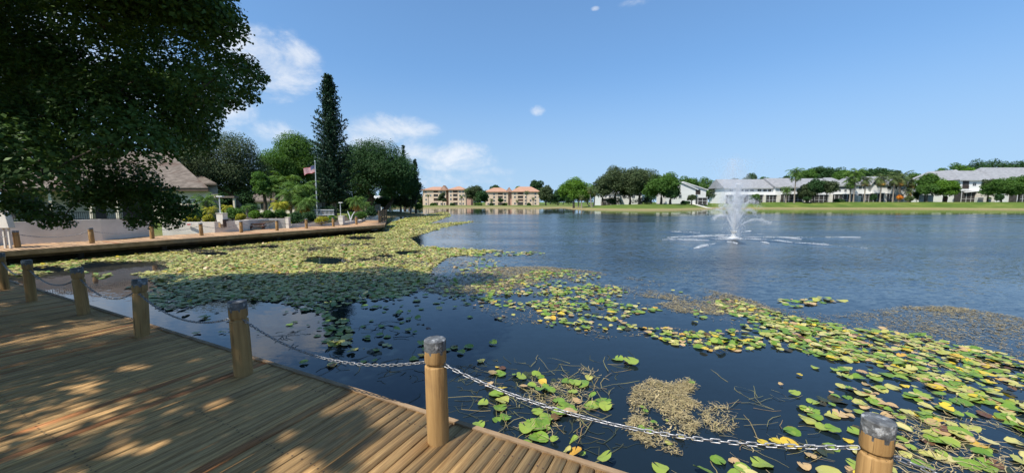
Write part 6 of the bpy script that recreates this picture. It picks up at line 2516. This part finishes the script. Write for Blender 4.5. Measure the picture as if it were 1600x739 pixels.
for (px, py, r, m, tl, z_) in [(896, 689, .055, 0, .75, .10), (898, 707, .06, 2, .45, .05), (944, 716, .065, 0, .5, .06), (886, 704, .04, 1, .6, .05), (910, 710, .03, 0, .3, .03)]:
    q = gp(px, py, z_)
    pads.append((q.x, q.y, z_, r, prs.uniform(0, 6.28), R(250), tl, m, 'deck'))
pads = clear_of_deck()
PX, PY = to_px(np.array([p[0] for p in pads]), np.array([p[1] for p in pads]), np.zeros(len(pads)))
PR = np.array([p[3] for p in pads])
PD = np.hypot(np.hypot(np.array([p[0] for p in pads]), np.array([p[1] for p in pads])), EYE)
show = PR ** 2 / PD ** 3 * ((PX > 8) & (PX < 1592) & (PY < 733))
# pads behind the posts or beneath the deck's rim show nothing
for (qx, qy, hw, t0, t1) in ((685, 600, 26, 510, 700), (1370, 690, 34, 630, 760), (379, 530, 22, 460, 600)):
    show = np.where((np.abs(PX - qx) < hw) & (PY > t0) & (PY < t1), 0, show)
rimline = np.array([tuple(RA.xy), tuple(RB.xy)])
order = np.argsort(-show)
single = set(int(i) for i in order[:295] if show[i] > 0)


def pad_xform(p):
    x, y, z, r, yaw, ax, tl, m, zn = p
    c, s = math.cos(yaw), math.sin(yaw)
    Rz = np.array([[c, -s, 0], [s, c, 0], [0, 0, 1]])
    k = np.array([math.cos(ax), math.sin(ax), 0])
    K = np.array([[0, -k[2], k[1]], [k[2], 0, -k[0]], [-k[1], k[0], 0]])
    Rt = np.eye(3) + math.sin(tl) * K + (1 - math.cos(tl)) * K @ K
    return Rt @ Rz


# the mass of pads, by far too many to count
V, F, MI, UVS, nv = [], [], [], [], 0
for i, p in enumerate(pads):
    if i in single:
        continue
    TV, TF = TPL_LO[i % 4] if PD[i] > 7 else TPL[i % 6]
    lift = p[3] * math.sin(min(p[6], .5)) * .6
    V.append((TV * p[3]) @ pad_xform(p).T + np.array([p[0], p[1], p[2] + lift + .01 * (i % 7) / 7]))
    F.append(TF + nv)
    MI.append(np.full(len(TF), p[7]))
    UVS.append(TV[TF.ravel(), :2])
    nv += len(TV)
o = np_mesh('lily_pads', np.concatenate(V), np.concatenate(F), [M[k] for k in MATS], idx=np.concatenate(MI), uv=np.concatenate(UVS))
tag(o, 'wide mat of small lily pads spreading over the lake', 'lily pads', kind='stuff')
# the pads that show largest, each a thing of its own
COLN = {0: 'green', 1: 'yellow green', 2: 'golden yellow', 3: 'faded tan', 4: 'dark brown', 5: 'dull drowned'}


def where(px, py, zone):
    if zone == 'deck':
        return 'rising beside the edge of the boards'
    if zone == 'cluster':
        return ('beside the golden post' if px < 810 else ('in the middle of the cluster beyond the golden post' if px < 880 else 'at the far side of the golden post cluster'))
    if px > 1400 and py > 640:
        return 'among pale stems beyond the slanted cap post'
    if py > 690:
        return 'below the low hanging chain near the straw weed'
    if py > 640:
        return 'between the straw weed and the slanted cap post'
    if px > 1400:
        return 'in the dense band above the slanted cap post' if py < 580 else 'in the ragged lower band above the slanted cap post'
    if px > 1230:
        return 'where the thick pad band thins into dark water'
    if px > 1100:
        return 'in broken clumps below the middle of the pad band'
    if px > 960:
        return 'on open water above the straw weed clump'
    if px > 660:
        return 'in loose strings of pads above the golden post'
    return 'in shaded water beyond the shaded posts'


pm = {}
for mi in range(6):
    for ti in range(6):
        TV, TF = TPL[ti]
        me = bpy.data.meshes.new('lily_pad')
        me.from_pydata([tuple(v) for v in TV], [], [tuple(int(j) for j in f) for f in TF])
        me.materials.append(M[MATS[mi]])
        me.uv_layers.new(name='UVMap')
        me.uv_layers[0].data.foreach_set('uv', TV[TF.ravel(), :2].astype(np.float32).ravel())
        me.update()
        pm[(mi, ti)] = me
from mathutils import Matrix
sized = sorted(single)
for i in sized:
    p = pads[i]
    o = bpy.data.objects.new('lily_pad', pm[(int(p[7]), i % 6)])
    COL.objects.link(o)
    m = Matrix(pad_xform(p).tolist()).to_4x4()
    lift = p[3] * math.sin(min(p[6], .5)) * .6
    o.matrix_world = Matrix.Translation((p[0], p[1], p[2] + lift + .01 * (i % 7) / 7)) @ m @ Matrix.Scale(p[3], 4)
    wd = where(PX[i], PY[i], p[8])
    tilt_ = 'upturned ' if p[6] > .3 else ('tilted ' if p[6] > .14 else 'flat ')
    lab = tilt_ + COLN[int(p[7])] + ' lily pad ' + wd
    o['label'] = lab
    o['category'] = 'lily pad'
    o['group'] = COLN[int(p[7])] + ' ' + tilt_ + 'pads ' + wd.replace(',', '')


# ---- weed: thin ribbons
def ribbons(P, L, w_, rise, seed, flat=.25, seg=3, curl=.7):
    """P start points, L lengths: ribbons of quads wandering over the surface"""
    r = np.random.default_rng(seed)
    n = len(P)
    ang = r.uniform(0, 6.28, n)
    pts = [P.copy()]
    pit = r.normal(0, flat, n)
    for s in range(seg):
        ang = ang + r.normal(0, curl, n)
        pit = pit * .6 + r.normal(0, flat * .6, n)
        d = np.stack([np.cos(ang), np.sin(ang), pit], -1) * (L / seg)[:, None]
        q = pts[-1] + d
        q[:, 2] = np.clip(q[:, 2], .003, rise)
        pts.append(q)
    V, F = np.empty((n, (seg + 1) * 2, 3)), []
    for s in range(seg + 1):
        d = pts[min(s + 1, seg)] - pts[max(s - 1, 0)]
        sd = np.stack([-d[:, 1], d[:, 0], r.normal(0, .3, n) * np.linalg.norm(d, axis=1)], -1)
        sd /= np.linalg.norm(sd, axis=1)[:, None] + 1e-9
        wv = (w_ * (1 - .45 * s / seg))[:, None]
        V[:, s * 2] = pts[s] - sd * wv
        V[:, s * 2 + 1] = pts[s] + sd * wv
    base = (np.arange(n) * (seg + 1) * 2)[:, None]
    for s in range(seg):
        F.append(base + np.array([s * 2, s * 2 + 1, s * 2 + 3, s * 2 + 2])[None])
    return V.reshape(-1, 3), np.concatenate(F)


def patch_points(poly, n_per, seed, noise=None, z=(.003, .02), holes=()):
    r = np.random.default_rng(seed)
    W = np.array([tuple(gp(x, y, 0).xy) for x, y in poly])
    x0, y0 = W.min(0)
    x1, y1 = W.max(0)
    n = int((x1 - x0) * (y1 - y0) * n_per)
    x, y = r.uniform(x0, x1, n), r.uniform(y0, y1, n)
    k = in_poly(x, y, [tuple(p) for p in W])
    if noise:
        sd, fq, lo, hi = noise
        f = fbm(x + 500, y + 500, sd, fq)
        k &= r.random(n) < np.clip((f - lo) / (hi - lo), 0, 1)
    for (hx, hy, hw, hh) in holes:
        px, py = to_px(x, y, np.zeros(n))
        dq = ((px - hx) / hw) ** 2 + ((py - hy) / hh) ** 2 + (fbm(x + 500, y + 500, 77, 1.3) - .5) * 1.2
        k &= ~(dq < 1)
    x, y = x[k], y[k]
    return np.stack([x, y, r.uniform(z[0], z[1], len(x))], -1)


def weed(name, label, parts, mat):
    Vs, Fs, nv = [], [], 0
    for (P, L, w_, rise, sd, fl, cu) in parts:
        r = np.random.default_rng(sd + 900)
        V, F = ribbons(P, r.uniform(*L, len(P)), r.uniform(*w_, len(P)), rise, sd, fl, 3, cu)
        Vs.append(V)
        Fs.append(F + nv)
        nv += len(V)
    o = np_mesh(name, np.concatenate(Vs), np.concatenate(Fs), M[mat])
    tag(o, label, 'water weed', kind='stuff')
    return o


CLUMP2 = [(1095, 640), (1130, 632), (1145, 650), (1150, 672), (1118, 676), (1100, 665)]
weed('straw_weed', 'straw coloured tangle of dead water weed under the low hanging chain', [
    (patch_points(CLUMP, 6200, 1, (51, 2.0, .29, .47), (.004, .03)), (.02, .09), (.0012, .0040), .05, 2, .30, 1.3),
    (patch_points(CLUMP, 900, 61, (81, 3.0, .45, .60), (.01, .05)), (.02, .05), (.003, .007), .06, 62, .5, 1.0),
    (patch_points(CLUMP2, 3200, 3, (53, 2.6, .40, .60), (.005, .03)), (.05, .10), (.0018, .004), .05, 4, .35, 1.0),
    (patch_points([(1390, 640), (1560, 660), (1620, 740), (1400, 745)], 420, 5, (55, 1.6, .40, .60)), (.06, .2), (.002, .005), .04, 6, .25, .6),
    (patch_points([(800, 640), (840, 590), (930, 575), (960, 610), (900, 660), (830, 690)], 500, 7, (57, 2.0, .42, .6)), (.05, .16), (.002, .0045), .04, 8, .25, .7),
    (patch_points([(1150, 690), (1260, 650), (1340, 640), (1330, 730), (1180, 740)], 260, 9, (59, 1.6, .48, .62)), (.05, .16), (.002, .005), .04, 10, .2, .6)], 'straw')
BROWN1 = [(640, 452), (690, 425), (740, 418), (850, 416), (930, 424), (1000, 436), (1110, 452), (1180, 470), (1230, 490), (1120, 492), (1060, 488), (950, 440), (860, 438), (780, 456), (700, 462)]
BROWN2 = [(1180, 476), (1300, 492), (1420, 478), (1500, 480), (1620, 500), (1620, 566), (1500, 536), (1340, 514), (1220, 494)]
BROWN3 = [(1400, 480), (1480, 478), (1620, 498), (1620, 510), (1500, 492)]
weed('floating_weed', 'thin drifts of pale brown weed along the outer edge of the pads', [
    (patch_points(BROWN1, 900, 11, (61, .7, .30, .58), (.003, .012), HOR), (.05, .13), (.003, .007), .02, 12, .06, .8),
    (patch_points(BROWN2, 620, 13, (63, .45, .28, .60), (.003, .012)), (.05, .13), (.0025, .006), .02, 14, .06, .8),
    (patch_points(BROWN3, 500, 15, (65, .8, .38, .6), (.003, .012)), (.05, .13), (.003, .007), .02, 16, .06, .8),
    (patch_points([(640, 430), (700, 388), (790, 398), (760, 412), (700, 425), (650, 455)], 150, 17, (67, .6, .38, .6), (.003, .012)), (.06, .16), (.004, .009), .02, 18, .06, .8),
    (patch_points(RIGHT, 160, 19, (69, .8, .35, .6), (.004, .016), HOR), (.04, .12), (.003, .007), .03, 20, .12, .8),
    (patch_points(CLUMP, 2200, 71, (51, 2.0, .25, .42), (.003, .012)), (.02, .08), (.003, .008), .02, 72, .1, 1.0),
    (patch_points(LEFT, 150, 21, None, (.004, .02), HOL), (.05, .14), (.005, .012), .03, 22, .12, .8)], 'murk')
weed('pale_algae', 'pale yellow green algae film between the pads of the far mat', [
    (patch_points(LEFT, 170, 81, (11, .55, .20, .46), (.002, .010), HOL), (.06, .16), (.010, .026), .015, 82, .04, .7)], 'algae')
weed('dry_weed', 'pale straw flecks lying along the outer pad drifts', [
    (patch_points(BROWN1, 260, 51, (61, .7, .42, .62), (.008, .016), HOR), (.05, .12), (.003, .007), .03, 52, .08, .8),
    (patch_points(BROWN3, 260, 53, (65, .8, .40, .6), (.008, .016)), (.05, .12), (.003, .007), .03, 54, .08, .8),
    (patch_points(BROWN2, 70, 55, (63, .45, .40, .62), (.008, .016)), (.05, .12), (.003, .006), .03, 56, .08, .8)], 'straw')
weed('pad_stems', 'long pale bent stems trailing between the pads', [
    (patch_points([(730, 590), (830, 560), (950, 560), (960, 640), (900, 690), (760, 690)], 60, 31, (71, 1.0, .36, .6)), (.15, .5), (.003, .005), .05, 32, .08, .35),
    (patch_points([(1140, 590), (1400, 590), (1620, 640), (1620, 745), (1040, 745), (1060, 690)], 40, 33, (73, .9, .50, .66)), (.12, .38), (.0025, .004), .05, 34, .08, .35),
    (patch_points([(1380, 600), (1620, 620), (1620, 745), (1380, 745)], 40, 35, (79, 1.0, .4, .6)), (.12, .38), (.0025, .004), .05, 36, .1, .35)], 'stem')
weed('sunken_weed', 'faint dark weed strands just under the surface by the boards', [
    (patch_points([(640, 600), (760, 560), (1000, 560), (960, 740), (760, 720)], 70, 41, (75, 1.1, .36, .6), (.003, .004)), (.1, .35), (.003, .008), .006, 42, .01, .5),
    (patch_points([(420, 520), (640, 500), (650, 600), (560, 600)], 50, 43, (77, 1.1, .40, .6), (.003, .004)), (.1, .35), (.003, .010), .006, 44, .01, .5)], 'sunk')
# stems holding up the pads beside the boards
mb = MB()
for (px, py, z_) in ((896, 689, .10), (898, 707, .05), (944, 716, .06), (886, 704, .05)):
    a = gp(px, py, z_)
    b = gp(px - 14 if px < 930 else px - 40, py + 26, 0)
    mb.tube([tuple(b) if b.z > -.1 else (b.x, b.y, 0), tuple(a.lerp(b, .4) + Vector((0, 0, .02))), tuple(a)], [.004, .0035, .003], 5)
o = mb.build('pad_stems', M['stem'], smooth=True)
tag(o, 'green stalks lifting the upturned pads beside the boards', 'stems', kind='stuff')
